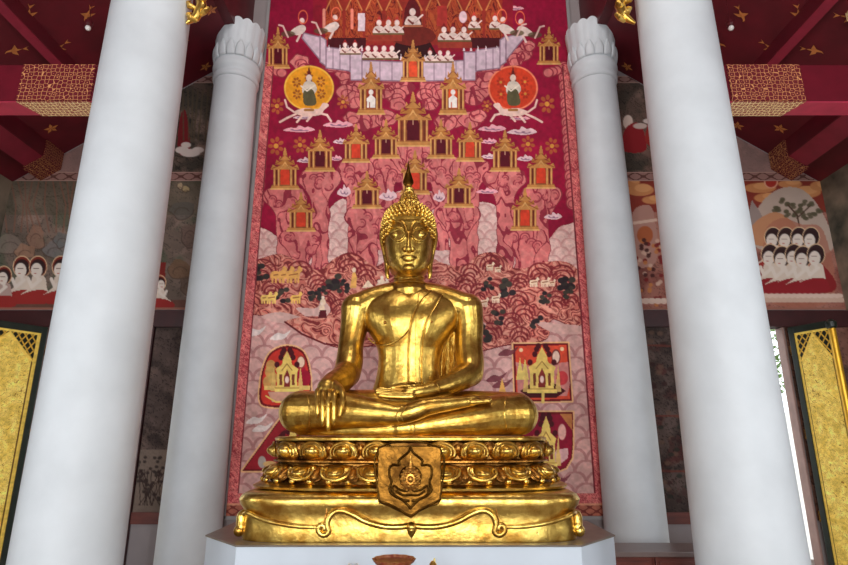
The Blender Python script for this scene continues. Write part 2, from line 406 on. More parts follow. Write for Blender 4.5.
# purlins (lengthwise beams) and cross beams
def slopebox(mbx, sgn, x0, x1, y0, y1, drop, gap=.01):
    vs = []
    for y in (y0, y1):
        for x, dz in ((x0, -gap), (x1, -gap), (x1, -drop), (x0, -drop)):
            vs.append((sgn*x, y, ceil_z(x)+dz))
    mbx.add(vs, [(0,1,2,3), (7,6,5,4), (0,4,5,1), (1,5,6,2), (2,6,7,3), (3,7,4,0)])
for sgn in (-1, 1):
    for i, (x, w, dr) in enumerate(((4.95, .11, .20), (6.0, .26, .28))):
        t = thing('ceiling_purlin', '', 'beam', (sgn*x, 5, ceil_z(x)), 0, 'lengthwise ceiling beams')
        t['label'] = ['narrow crimson lengthwise beam under the %s aisle ceiling, nearer the columns', 'wide crimson beam along the outer %s aisle ceiling, gilded at its end'][i] % side[sgn]
        m1 = MB(); slopebox(m1, sgn, x-w/2, x+w/2, -4.9, DW-.45, dr); m1.build('beam', REDB, t, smooth=False)
        m1 = MB(); slopebox(m1, sgn, x-w/2+.01, x+w/2-.01, -4.9, DW-.46, dr+.008, dr); m1.build('soffit_lit_strip', mat('purlin_soffit_lit', (150, 36, 58), .5, var=.2, scale=5), t, smooth=False)  # thin strip whose lighter red paints the lit underside of the purlin
        m2 = MB(); slopebox(m2, sgn, x-w/2-.02, x+w/2+.02, DW-.45, DW-.02, dr+.03); m2.build('gilded_end', LATT, t, smooth=False)
        if i == 0:
            m3 = MB(); slopebox(m3, sgn, x+.3, x+.9, 5.45, 5.75, .12); m3.build('gilded_plate', LATTU, t, smooth=False)
    t = thing('cross_beam', 'crimson cross beam with gilded lattice panel, outside the front %s column' % side[sgn], 'beam', (sgn*4.8, 5.12, 4.9))
    zb, zt = 4.88, 5.30
    m1 = MB(); m1.box((sgn*3.05, 5.0, zb), (sgn*AX1, 5.25, zt)); m1.build('beam', REDB, t, smooth=False)
    g0 = (P(730, 90, 5).x); g1 = P(803, 90, 5).x
    m2 = MB(); m2.box((sgn*g0, 4.985, zb+.0), (sgn*g1, 5.0, zt)); m2.build('lattice_panel', LATT, t, smooth=False)
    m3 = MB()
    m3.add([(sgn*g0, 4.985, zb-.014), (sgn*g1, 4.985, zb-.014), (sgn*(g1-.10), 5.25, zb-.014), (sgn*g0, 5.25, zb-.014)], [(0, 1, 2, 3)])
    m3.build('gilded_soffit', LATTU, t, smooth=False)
    m3 = MB(); m3.box((sgn*3.1, 5.005, zb-.008), (sgn*(AX1-.02), 5.245, zb)); m3.build('soffit_lit_strip', SOFFLIT, t, smooth=False)
    # dark red gilded bracket block on the back wall where the outer beam lands
    # beam between back capitals and wall, above back columns
    m = MB(); zc = P(0, 19, 7.75).z
    m.box((sgn*3.12, 7.6, zc-.0), (sgn*3.9, 7.95, zc+.5))
    tt = thing('architrave', 'dark red architrave block with gilt blossoms over the back %s column' % side[sgn], 'beam', (sgn*3.2, 7.8, zc))
    m.build('block', REDD, tt, smooth=False)
    m = MB()
    for k in range(5):
        a = k*2*PI/5; 
        m.add([(sgn*3.35+.0, 7.59, zc+.2), (sgn*3.35+.07*math.cos(a-.5), 7.585, zc+.2+.07*math.sin(a-.5)), (sgn*3.35+.14*math.cos(a), 7.585, zc+.2+.14*math.sin(a)), (sgn*3.35+.07*math.cos(a+.5), 7.585, zc+.2+.07*math.sin(a+.5))], [(0,1,2,3)])
    m.build('blossom', GILT, tt, smooth=False)
    # hanging lamp
    L0 = P(88 if sgn < 0 else 731, 28, 6.1)
    zc2 = ceil_z(L0.x)
    t = thing('hanging_lamp', 'small white bulb hanging on a thin cord beside the front %s column' % side[sgn], 'lamp', L0)
    m = MB(); m.ball(L0, .035, 12, 8); m.build('bulb', mat('bulb_white', (240, 235, 230), .3), t)
    m = MB(); m.lathe(L0, [(.03, .03), (.05, .05), (.05, .1), (.02, .12)], 16); m.build('socket', REDD, t)
    m = MB(); m.tube([L0+Vector((0, 0, .12)), (L0.x, L0.y, zc2)], .005, 6); m.build('cord', REDD, t)

# ------------------------------------------------------------------ columns
def column(x, y, r0, r1, z1, label, cap=None):
    t = thing('column', label, 'column', (x, y, FL))
    m = MB(); n = 16
    prof = [(r0+(r1-r0)*(i/n)**1.15, .12+FL+(z1-.12-FL)*i/n) for i in range(n+1)]
    m.lathe((x, y, 0), prof, 64); m.build('shaft', WHITE, t)
    m = MB(); m.lathe((x, y, FL), [(r0+.05, 0), (r0+.05, .06), (r0+.02, .09), (r0+.02, .12)], 64); m.build('base', WHITE, t)
    return t
def capital(t, x, y, r, zb, ht, k=1.):
    m = MB()
    pr = [(r, 0), (r*1.04, .01), (r*1.08, .03), (r*1.09, .08), (r*1.02, .11), (r*1.02, .14), (r*1.08, .17), (r*1.13, .22), (r*1.13, .27), (r*1.07, .31), (r*1.07, .34), (r*1.12, .40), (r*1.13, .5), (r*1.10, .62), (r*1.12, .9)]
    m.lathe((x, y, zb), [(a, b*ht) for a, b in pr], 64); m.build('capital_rings', WHITE, t)
    m = MB(); n = 16                                  # low ring of pointed petals
    for j in range(n):
        a0 = 2*PI*j/n; rows = []
        for i in range(9):
            tt = i/8; w = PI/n*.97*(1 if tt < .35 else max(.03, 1-((tt-.35)/.65)**1.5)); zz = zb+ht*(.34+.30*tt)
            rr = r*(1.13+.08*math.sin(tt*PI*.9))
            rows.append([(x+(rr-.03*r*abs(q/3)**3)*math.cos(a0+w*q/3), y+(rr-.03*r*abs(q/3)**3)*math.sin(a0+w*q/3), zz) for q in range(-3, 4)])
        vs = [p for q in rows for p in q]; m.add(vs, [(i*7+q, i*7+q+1, (i+1)*7+q+1, (i+1)*7+q) for i in range(8) for q in range(6)])
    o = m.build('petal_ring', WHITE, t); sd = o.modifiers.new('s', 'SOLIDIFY'); sd.thickness = .035
    m = MB(); N_ = 192; rings = []                   # fluted flaring crown with a scalloped rim
    for rr, z, inner in ((1.08, .52, 0), (1.10, .65, 0), (1.14, .8, 0), (1.2, .97, 1), (1.16, .97, 1), (1.04, .78, 0)):
        rings.append([(x+r*(rr+.018*abs(math.cos(8*a)))*math.cos(a), y+r*(rr+.018*abs(math.cos(8*a)))*math.sin(a), zb+ht*(z+(.055*abs(math.sin(8*a)) if inner else 0))) for a in [2*PI*j/N_ for j in range(N_)]])
    m.loft(rings); m.build('flared_crown', WHITE, t)
ztop = 9.6
cfl = column(-2.75, 5.0, .412, .355, ztop, 'thick white round column in front, left of the gold statue')
cfr = column(2.768, 5.0, .418, .325, ztop, 'thick white round column in front, right of the gold statue')
zc0, zc1 = P(0, 74, 7.75).z, P(0, 20, 7.75).z
cbl = column(-2.96, 8.08, .405, .335, zc0, 'slimmer white column with lotus capital against the wall, left of the mural')
cbr = column(2.93, 8.08, .405, .335, zc0, 'slimmer white column with lotus capital against the wall, right of the mural')
capital(cbl, -2.96, 8.08, .335, zc0, zc1-zc0); capital(cbr, 2.93, 8.08, .335, zc0, zc1-zc0)
# gilded naga bracket high on each front column
for sgn, cx in ((-1, -2.76), (1, 2.78)):
    c = P(196.5 if sgn < 0 else 625, 10, 5.0)
    t = thing('gilded_bracket', 'gilded leafy bracket high on the inner side of the front %s column' % side[sgn], 'bracket', c)
    m = MB(); rnd = random.Random(5)
    s = -sgn
    m.tube([c+Vector((-s*.09, 0, -.17)), c+Vector((-.0, 0, -.1)), c+Vector((s*.05, 0, .05)), c+Vector((s*.0, 0, .25)), c+Vector((s*.1, 0, .5))], [.015, .045, .055, .05, .02], 10)
    m.build('stem', GOLDP, t)
    for k in range(9):
        b = c+Vector((s*(.02+.03*math.sin(k*2)), 0, -.14+.075*k)); m = MB(); sd = 1 if k % 2 else -1
        m.tube([b, b+Vector((sd*.06, -.04, .01)), b+Vector((sd*.09, -.03, .06)), b+Vector((sd*.06, -.02, .09))], [.022, .032, .022, .004], 8)
        m.build('leaf', GOLDP, t)

# ------------------------------------------------------------------ doorways: frames, leaves, outside
for sgn in (-1, 1):
    m = MB()
    m.box((sgn*(OX0-.16), DW-.06, FL), (sgn*OX0, DW+.1, OZ+.02)); m.box((sgn*3.2, DW-.07, OZ), (sgn*AX1, DW+.1, P(0, 311, DW).z))
    struct(m.build('trim_%d' % (1 if sgn < 0 else 2), WOODD, smooth=False, bevel=.008))
    m = MB(); m.box((sgn*(OX1-.03), DW-.03, FL), (sgn*(OX1+.0), DW+.14, OZ)); struct(m.build('trim_%d' % (3 if sgn < 0 else 4), WOODP, smooth=False, bevel=.006))
    # gilded leaf standing open into the hall
    A = Vector((5.63 if sgn > 0 else -5.55, 8.40, FL)); B = Vector((5.87, 7.84, FL)) if sgn > 0 else Vector((-6.02, 7.62, FL)); d = (B-A).normalized(); wdt = (B-A).length
    nrm = Vector((-d.y*sgn, d.x*sgn, 0))          # towards the nave
    if nrm.x*sgn > 0: nrm = -nrm
    t = thing('door_leaf', 'gilded lacquer door leaf with black lattice top, standing open %s' % ('at far left' if sgn < 0 else 'beside the bright right doorway'), 'door leaf', A)
    z0, z1 = FL+.03, OZ-.02
    def lp(s_, z_, o_): q = A+d*s_+nrm*o_; return (q.x, q.y, z_)
    def lbox(mb_, s0, s1, za, zb_, o0, o1):
        vs = [lp(s0, za, o0), lp(s1, za, o0), lp(s1, za, o1), lp(s0, za, o1), lp(s0, zb_, o0), lp(s1, zb_, o0), lp(s1, zb_, o1), lp(s0, zb_, o1)]
        mb_.add(vs, [(0,3,2,1),(4,5,6,7),(0,1,5,4),(1,2,6,5),(2,3,7,6),(3,0,4,7)])
    m = MB(); lbox(m, 0, wdt, z0, z1, -.06, 0); m.build('board', LACQ, t, smooth=False)
    m = MB(); lbox(m, 0, .075, z0, z1, 0, .03); lbox(m, .075, wdt, z1-.10, z1, 0, .03); m.build('lacquer_frame', LACQ, t, smooth=False, bevel=.006)
    m = MB(); m.tube([lp(wdt, z0, .0), lp(wdt, z1-.12, .0)], .045, 12); m.build('gilded_stile', GLOSSG, t)
    m = MB(); m.lathe((B.x, B.y, z1-.12), [(.05, 0), (.07, .02), (.07, .09), (.03, .13)], 16); m.build('stile_cap', LACQ, t)
    for zz in (.5, 1.6, 2.8):
        m = MB(); m.tube([lp(-.02, zz, .0), lp(-.02, zz+.14, .0)], .018, 8); m.build('hinge', BRONZE, t)
    # painted gilded face
    res = .005; ss = np.arange(.075, wdt-.02, res); zz = np.arange(z1-.10, z0, -res); S, Z = np.meshgrid(ss, zz)
    u = (S-.075)/(wdt-.095); vv = (z1-.10-Z)
    cv = Canvas(u*100, vv*200, (222, 176, 62))
    nz = fbm(S*14, vv*12, 2, 4); nz2 = fbm(S*9+nz*2, vv*7+nz*1.6, 2, 9)
    line = np.abs(np.sin(nz2*44)); mk = (line < .2)[..., None]
    cv.C = np.where(mk, np.array((168, 122, 44)), np.array((250, 214, 104))+60*(nz[..., None]-.5))
    # pointed arch of lattice
    outer = vv < .42-.36*(1-np.abs(u-.5)*2)**1.0
    outer = vv < .05+.55*np.abs(u-.5)*1.6
    lat = (np.abs(((S*11+vv*7.5) % 1)-.5) < .12) | (np.abs(((S*11-vv*7.5) % 1)-.5) < .12)
    cv.C[outer] = (24, 26, 20); cv.C[outer & lat] = (206, 160, 58)
    edge = np.abs(vv-(.05+.55*np.abs(u-.5)*1.6)) < .028
    cv.C[edge] = (244, 204, 92)
    bd = (u < .06) | (u > .94) | (vv < .03); cv.C[bd] = (246, 208, 96)
    bd = ((u > .06) & (u < .085)) | ((u < .94) & (u > .915)); cv.C[bd & ~outer] = (110, 76, 30)
    gtx = fbm(u*14, vv*30, 3, 21); cv.C *= (.86+.28*gtx[..., None])
    pts = np.stack([A.x+d.x*S+nrm.x*.012, A.y+d.y*S+nrm.y*.012, Z], -1)
    paint_mesh('gilded_panel', pts, cv.C, GPAINT, t)
# outside the doorways
m = MB(); m.box((-14, 8.8, -.25), (14, 22, -.05)); struct(m.build('ground', mat('courtyard_paving', (225, 220, 210), .8)))
m = MB(); m.box((-14, 17, -.05), (14, 17.2, 2.2)); m.box((-14, 16.95, 2.2), (14, 17.25, 2.35)); struct(m.build('wall_courtyard', mat('courtyard_wall', (240, 238, 230), .8), smooth=False))
for sgn in (-1, 1):
    t = thing('courtyard_tree', 'small leafy tree outside the %s doorway' % side[sgn], 'tree', (sgn*6.9, 12, -.05))
    m = MB(); m.tube([(sgn*6.9, 12, -.05), (sgn*6.93, 12, 1.2), (sgn*7.0, 12, 2.4)], [.09, .07, .05], 10); m.build('trunk', WOOD, t)
    m = MB(); rnd = random.Random(11)
    for k in range(900):
        a = rnd.uniform(0, 2*PI); r = .9*rnd.random()**.5; zz = 3.3+rnd.uniform(-1, 1)*.9
        r *= math.sqrt(max(0, 1-((zz-3.3)/1.0)**2)); c = Vector((sgn*7.0+r*math.cos(a), 12+r*math.sin(a), zz))
        u_ = Vector((rnd.uniform(-1, 1), rnd.uniform(-1, 1), rnd.uniform(-1, 1))).normalized()*.09; w_ = u_.orthogonal().normalized()*.04
        m.add([c-u_, c+w_, c+u_, c-w_], [(0, 1, 2, 3)])
    m.build('foliage', mat('leaf_green', (120, 150, 80), .7, var=.4, scale=3), t, smooth=False)

# dado on the back wall beside doors
for sgn in (-1, 1):
    m = MB(); za, zb = P(0, 524, DW).z, P(0, 512, DW).z
    m.box((sgn*3.2, DW-.03, za), (sgn*(OX0-.16), DW, zb)); struct(m.build('baseboard_'+('left' if sgn < 0 else 'right'), WOOD, smooth=False))

# ------------------------------------------------------------------ side paintings
def gaps(sgn, v0, v1, x0, x1, D=DW-.012, res=.0135):
    z0, z1 = P(0, v1, D).z, P(0, v0, D).z
    xa, xb = sorted((sgn*x0, sgn*x1))
    return wall_grid(xa, xb, z0, z1, D, res)
def figure(cv, x, y, s, body=(214, 196, 180), halo=(120, 40, 30), skin=(222, 208, 196), robe=(150, 44, 40), face=1):
    """kneeling haloed figure; (x,y) at the knees, s = total height in px; face = +1 looks right"""
    cv.ell(x, y-s*.78, s*.2, s*.24, halo); cv.ring(x, y-s*.78, s*.2, s*.24, .8, (226, 190, 150))
    cv.poly([(x-s*.22*face, y), (x-s*.2*face, y-s*.3), (x-s*.14*face, y-s*.56), (x+s*.12*face, y-s*.56), (x+s*.2*face, y-s*.3), (x+s*.42*face, y-s*.12), (x+s*.4*face, y)], body, sm=True)
    cv.poly([(x-s*.28*face, y+s*.04), (x-s*.22*face, y-s*.22), (x+s*.1*face, y-s*.24), (x+s*.46*face, y-s*.1), (x+s*.4*face, y+s*.05)], robe, sm=True)
    cv.ell(x, y-s*.76, s*.17, s*.19, (50, 28, 28)); cv.ell(x+s*.03*face, y-s*.7, s*.13, s*.165, skin)
    cv.line([(x-s*.02*face, y-s*.74), (x+s*.1*face, y-s*.74)], .5, (90, 50, 44)); cv.line([(x+s*.03*face, y-s*.63), (x+s*.08*face, y-s*.63)], .7, (170, 60, 50))
    cv.line([(x-s*.05*face, y-s*.48), (x+s*.14*face, y-s*.32), (x+s*.22*face, y-s*.5)], s*.08, skin)
    cv.line([(x+s*.0*face, y-s*.62), (x+s*.0*face, y-s*.5)], s*.07, skin)
def landscape(cv, seed, a, b, c, scale=22., dark=.35):
    U, V = cv.U, cv.V
    n1 = fbm(U/scale+seed, V/scale, 5, seed); n2 = fbm(U/scale*.7+n1*2.5, V/scale*.7+n1*1.5, 4, seed+3)
    A = np.array(a); B = np.array(b); Cc = np.array(c)
    t = np.clip((n2-.3)/.4, 0, 1)[..., None]; col = A*(1-t)+B*t
    t2 = np.clip((n1-.55)*6, 0, 1)[..., None]; col = col*(1-t2*.7)+Cc*t2*.7
    ln = np.abs(np.sin(n2*42)) < .2
    col[ln] *= (1-dark)
    cv.C = col
mur = {}
for sgn in (-1, 1):
    sn = side[sgn]; mx_ = (lambda u: u) if sgn > 0 else (lambda u: 841-u)
    # upper painting clipped by sloping ceiling
    X, Z, U, V, pts = gaps(sgn, 83, 172, 3.22, AX1)
    cv = Canvas(U, V, (90, 60, 50)); landscape(cv, 2+sgn, (66, 58, 50), (110, 84, 74), (140, 112, 100), 16)
    pk = (np.abs(X) > 4.6)
    cv.C[pk] = cv.C[pk]*.35+np.array((176, 138, 134))*.65
    if sgn < 0:
        cv.poly([(180, 118), (186, 112), (190, 150), (178, 152)], (110, 24, 28), sm=True)
        for (x, y, rx, ry) in ((190, 153, 10, 4), (182, 150, 7, 3.5), (186, 145, 5, 3), (198, 150, 6, 3)): cv.ell(x, y, rx, ry, (206, 190, 182))
        for k in range(7): cv.line([(178+k*5, 90), (176+k*5+3*math.sin(k), 140)], 1.4, (84, 70, 52), .8)
    else:
        cv.ell(mx_(628), 122, 5, 7, (214, 190, 176)); cv.poly([(mx_(622), 150), (mx_(626), 128), (mx_(640), 124), (mx_(646), 150)], (140, 30, 36), sm=True)
    if sgn > 0: cv.ell(mx_(652), 121, 9, 3, (212, 196, 190)); cv.ell(mx_(640), 126, 7, 3, (200, 176, 166)); cv.poly([(mx_(655), 110), (mx_(645), 140), (mx_(662), 150), (mx_(668), 130)], (150, 44, 40), sm=True)
    t = thing('mural', 'dim upper wall painting cut by the sloping ceiling, %s aisle' % sn, 'mural', (sgn*4.8, DW, 4.5))
    paint_mesh('painting', pts, cv.C, PAINT, t, mask=Z < ceil_z(0)-.68*np.abs(X)-.02)
    # carved border bands
    for k, (va, vb) in enumerate(((76, 83), (172, 181))):
        X, Z, U, V, pts = gaps(sgn, va, vb, 3.22, AX1, DW-.02, .01)
        cv = Canvas(U, V, (150, 112, 104)); p = np.abs(np.sin(X*24)+np.cos((Z-Z.min())*40)) < .45
        cv.C[p] = (96, 60, 54); e = (Z > Z.max()-.02) | (Z < Z.min()+.02); cv.C[e] = (176, 140, 128)
        o = paint_mesh('trim_%d' % (5+k*2+(sgn > 0)), pts, cv.C, PAINT, None, mask=Z < ceil_z(0)-.68*np.abs(X)-.02); struct(o)
    # main painting
    X, Z, U, V, pts = gaps(sgn, 181, 310, 3.22, AX1)
    cv = Canvas(U, V, (140, 90, 80))
    if sgn < 0:
        landscape(cv, 5, (98, 84, 74), (142, 118, 106), (78, 84, 66), 20, .25)
        w = V < 215; cv.C[w] = cv.C[w]*.6+np.array((74, 72, 54))*.4
        for k in range(14):
            x = 4+k*7; cv.line([(x, 182), (x+6*math.sin(k), 205), (x+3, 232)], 1.6, (128, 86, 70), .7)
        for (x, y, rx, ry, c) in ((10, 245, 14, 10, (134, 118, 108)), (36, 238, 9, 12, (150, 108, 88)), (55, 250, 12, 9, (118, 116, 118)), (25, 252, 10, 8, (164, 118, 92)), (62, 240, 8, 8, (100, 104, 104)),
                               (182, 210, 12, 9, (88, 84, 78)), (190, 235, 9, 12, (112, 88, 78)), (180, 270, 12, 10, (118, 84, 58)), (190, 285, 10, 10, (92, 72, 60)), (186, 189, 4, 3, (214, 186, 130)), (180, 186, 3, 3, (220, 190, 150))):
            pl = [(x+rx*(1+.18*math.sin(3*q+x))*math.cos(q*PI/5), y+ry*(1+.18*math.sin(2*q+y))*math.sin(q*PI/5)) for q in range(10)]
            cv.poly(pl, c, .6, sm=True); cv.line(smooth_poly(pl, 3)[:18], 1, (70, 52, 44), .6)
            cv.ring(x, y+3, rx*.6, ry*.6, .8, (70, 52, 44), .5, 0, 3, 6)
        cv.rect(-40, 300, 260, 312, (104, 62, 52), .8)
        for x in (22, 38, 61, 76): figure(cv, x, 301, 44, face=-1)
        for x in (4, -14): figure(cv, x, 305, 38, face=-1, body=(180, 150, 140))
        cv.poly([(158, 262), (166, 262), (164, 292), (156, 292)], (120, 36, 30)); figure(cv, 160, 306, 30, face=1)
    else:
        landscape(cv, 8, (150, 92, 80), (172, 120, 104), (120, 66, 58), 20, .22)
        w = V < 212; cv.C[w] = np.array((134, 52, 40))
        for (x, y, rx, ry) in ((760, 188, 16, 5), (790, 184, 12, 4), (805, 192, 16, 6), (768, 198, 14, 5), (640, 190, 14, 6), (652, 200, 10, 4), (632, 182, 8, 4), (820, 186, 10, 5)):
            cv.ell(x, y, rx, ry, (196, 130, 82)); cv.ell(x+3, y-2, rx*.6, ry*.7, (212, 150, 98)); 
        cv.ell(771, 182, 7, 6.5, (220, 160, 130)); cv.ell(771, 182, 5.6, 5.2, (168, 50, 40))
        cv.poly([(748, 240), (760, 205), (782, 188), (806, 192), (826, 220), (832, 250), (790, 258)], (182, 160, 146), sm=True)
        cv.poly([(745, 225), (752, 200), (760, 212), (768, 228)], (150, 132, 126)); cv.poly([(752, 226), (775, 212), (796, 226), (800, 245), (756, 245)], (188, 132, 96), sm=True)
        for (x, y) in ((784, 202), (796, 206), (808, 203), (816, 212), (790, 214), (806, 216), (778, 208), (800, 212)):
            for q in range(6): cv.ell(x+random.uniform(-5, 5), y+random.uniform(-3, 3), 2.6, 1.8, (84, 76, 56), .8)
        cv.line([(800, 228), (797, 215), (788, 205)], 1.6, (80, 56, 44)); cv.line([(797, 218), (810, 206)], 1.4, (80, 56, 44))
        cv.poly([(764, 240), (770, 224), (784, 218), (800, 224), (824, 232), (832, 300), (766, 300)], (168, 104, 84), .7, sm=True)
        cv.poly([(756, 290), (768, 262), (800, 258), (826, 268), (832, 292)], (136, 36, 38), sm=True)
        for i, x in enumerate((773, 786, 799, 811)): figure(cv, x, 270, 42, halo=(56, 34, 36), robe=(150, 44, 40), face=-1)
        for i, x in enumerate((770, 782, 794, 803, 816)): figure(cv, x, 289+(2 if i % 2 else 0), 44, halo=(56, 34, 36), robe=(142, 34, 40), face=-1)
        for k in range(14): cv.ell(766+k*5.6, 296, 4.5, 2.6, (214, 186, 170)); cv.ell(768+k*5.6, 300, 4.5, 2.6, (200, 168, 150))
        # inner strip beside the front column
        cv.poly([(632, 215), (646, 205), (654, 215), (656, 262), (630, 262)], (176, 130, 116), sm=True)
        cv.line([(634, 223), (656, 220)], 3, (214, 180, 160)); cv.ell(645, 235, 8, 9, (170, 92, 56))
        for k in range(60): cv.ell(random.uniform(634, 662), random.uniform(240, 305), 2.2, 2, random.choice([(190, 120, 70), (120, 34, 34), (208, 170, 150), (70, 34, 32)]), .9)
        for k in range(5): cv.ell(640+k*6, 301, 4.5, 3, (214, 186, 170))
    e = (np.abs(Z-Z.min()) < .03); cv.C[e] = (150, 100, 84)
    t = thing('mural', ['wall painting of kneeling white haloed figures under a dark forest, left aisle', 'wall painting of praying white figures in two rows under a red sky, right aisle'][sgn > 0], 'mural', (sgn*4.8, DW, 2.9))
    paint_mesh('painting', pts, cv.C, PAINT, t)
    # lower dark painting between back column and doorway
    X, Z, U, V, pts = gaps(sgn, 322, 512, 3.22, OX0-.165)
    cv = Canvas(U, V, (80, 60, 56)); landscape(cv, 12+sgn, (60, 48, 44), (100, 82, 76), (120, 98, 88) if sgn < 0 else (86, 40, 36), 12, .4)
    if sgn < 0:
        w = V > 450; cv.C[w] = cv.C[w]*.3+np.array((138, 120, 106))*.7
        for k in range(70): cv.ell(random.uniform(130, 175), random.uniform(455, 500), 1.8, 1.6, (50, 40, 36), .8)
        for k in range(14): cv.line([(150+random.uniform(-12, 14), 505), (150+random.uniform(-14, 18), 470)], .8, (56, 40, 36))
    else:
        for k in range(60): cv.ell(random.uniform(648, 690), random.uniform(325, 505), 3, 2.2, random.choice([(44, 48, 40), (60, 36, 34), (110, 84, 70)]), .7)
        for y in (345, 415, 470): cv.line([(640, y), (700, y+2)], 2, (118, 56, 46), .7)
    t = thing('mural', 'narrow dark wall painting between the back %s column and the doorway' % sn, 'mural', (sgn*3.6, DW, 1.5))
    paint_mesh('painting', pts, cv.C, PAINT, t)
    # wall strip beyond doorway
    X, Z, U, V, pts = gaps(sgn, 322, 520, OX1+.02, AX1, DW-.012, .02)
    cv = Canvas(U, V, (80, 60, 56)); landscape(cv, 14+sgn, (104, 66, 54), (130, 90, 76), (80, 60, 50), 12, .4)
    t = thing('mural', 'brown wall painting strip behind the open gilded door leaf, %s side' % sn, 'mural', (sgn*6, DW, 1.5))
    paint_mesh('painting', pts, cv.C, PAINT, t)

# ------------------------------------------------------------------ bench at right
zt = .43
t = thing('wooden_bench', 'red-brown wooden bench with grey top at the foot of the back right column', 'bench', (2.9, 6.9, FL))
m = MB(); m.box((1.9, 6.62, zt-.05), (4.0, 7.2, zt)); m.build('top', mat('bench_top', (116, 100, 96), .35, var=.2, scale=5), t, smooth=False, bevel=.008)
for k in range(3):
    m = MB(); a = 1.95+k*.68; m.box((a, 6.68, FL+.08), (a+.64, 6.72, zt-.05)); m.box((a+.04, 6.665, FL+.12), (a+.60, 6.68, zt-.10)); m.build('panel', WOOD, t, smooth=False, bevel=.006)
m = MB(); m.box((1.93, 6.72, FL+.06), (3.97, 7.16, zt-.05)); m.build('carcass', WOOD, t, smooth=False)
for x in (1.97, 3.9):
    for y in (6.7, 7.12):
        m = MB(); m.box((x-.04, y-.04, FL), (x+.04, y+.04, FL+.1)); m.build('leg', WOOD, t, smooth=False)
# ================================================================== THE GREAT MURAL
DM = 8.46
BL = (P(244, 500, DM).x, P(588, 500, DM).x)
mzb = P(0, 516, DM).z; mzt = 10.1
mx0 = P(226, 515, DM).x; mx1 = P(607, 515, DM).x
X, Z, U, V, pts = wall_grid(mx0, mx1, mzb, mzt, DM, .0088)
SC = 1.0/np.ones_like(U)
cv = Canvas(U, V, (150, 18, 58))
n1 = fbm(U/30, V/30, 5, 1)
cv.C = np.array((140, 12, 50))*(.82+.34*n1[..., None])
# lower pinkish water ground with scale waves
ad = np.abs(U-413); wave = V > np.interp(ad, [0, 70, 88, 110, 128, 138, 148, 160, 200], [192, 200, 212, 232, 240, 238, 228, 220, 216])+2.5*np.sin(U/5.)
lo = np.array((204, 160, 154))*(.9+.2*n1[..., None])
cv.C = np.where(wave[..., None], lo, cv.C)
def scales(cv, reg, s, c1, c2):
    best = np.zeros(cv.U.shape); 
    for row in range(2):
        u = cv.U/s+.5*row; v = cv.V/s*1.0+.5*row
        uu = (u % 1)-.5; vv = v % 1
        d = np.hypot(uu, vv-1.0)
    R = np.floor(cv.V/(s*.5)).astype(int)
    u = cv.U/s+.5*(R % 2); v = (cv.V/(s*.5)) % 1
    d = np.hypot((u % 1)-.5, (1-v)*.5)
    k = np.abs((d*6.5) % 1-.5)
    m = reg & (k < .15); m2 = reg & (np.abs(d-.49) < .06)
    cv.C[m] = cv.C[m]*.6+np.array(c1)*.4; cv.C[m2] = cv.C[m2]*.35+np.array(c2)*.65
up = wave & (V < 300)
cv.C[up] = cv.C[up]*.4+np.array((232, 200, 190))*.6
scales(cv, wave & (V < 330), 17., (200, 150, 146), (190, 134, 132))
scales(cv, wave & (V >= 330), 23., (200, 160, 154), (162, 106, 106))
nw = fbm(U/9, V/9, 3, 6)
PK = (204, 110, 108); PKD = (140, 42, 58); PKL = (222, 136, 130)
def rockfill(seed, base=PK, dk=PKD, lt=PKL, sc=9., freq=20):
    def f(u, v):
        a = fbm(u/sc*.8+seed, v/sc*.4, 2, seed % 5+2); b = fbm(u/sc*.7+a*1.3, v/sc*.3+a*1.3+seed, 2, seed % 4+8)
        t = np.sin(b*freq)
        c = np.array(base)*(.92+.16*a[..., None])
        c = np.where((t > .72)[..., None], np.array(lt)*.5+c*.5, c)
        return np.where((t < -.86)[..., None], np.array(dk), c)
    return f
def rockcol(cx, yb, hw, ybot, seed):
    rn = random.Random(seed)
    L = []; R = []
    # wide lobed cap then trunk
    ys = [yb-1, yb+4, yb+11, yb+18, yb+26]; ws = [hw*1.1, hw*1.6, hw*1.65, hw*1.2, hw*.8]
    y = yb+34
    while y < ybot: ys.append(y); ws.append(hw*rn.uniform(.60, .80)); y += 9
    ys.append(ybot); ws.append(hw*.85)
    for yy, w in zip(ys, ws): L.append((cx-w*rn.uniform(.92, 1.06), yy)); R.append((cx+w*rn.uniform(.92, 1.06), yy))
    pl = L+R[::-1]
    sp = smooth_poly(pl); cv.poly(sp, PKD); 
    cxm = cx; sp2 = [((x-cxm)*.93+cxm, y) for x, y in sp]
    cv.poly(sp2, rockfill(seed))
    for k in range(5):
        a = rn.uniform(-1, 1)*hw*1.1; yy = yb+rn.uniform(6, 22); r = rn.uniform(3, 5.5)
        cv.ell(cx+a, yy, r, r*.85, PK, .8); cv.ring(cx+a, yy, r, r*.85, 1.1, PKD, .9, a, 2.6, 6.6); cv.ring(cx+a, yy+1, r*.55, r*.5, .8, PKD, .7, a, 2.6, 6.6)
G1 = (190, 130, 70); G2 = (138, 72, 40); G3 = (218, 168, 104)
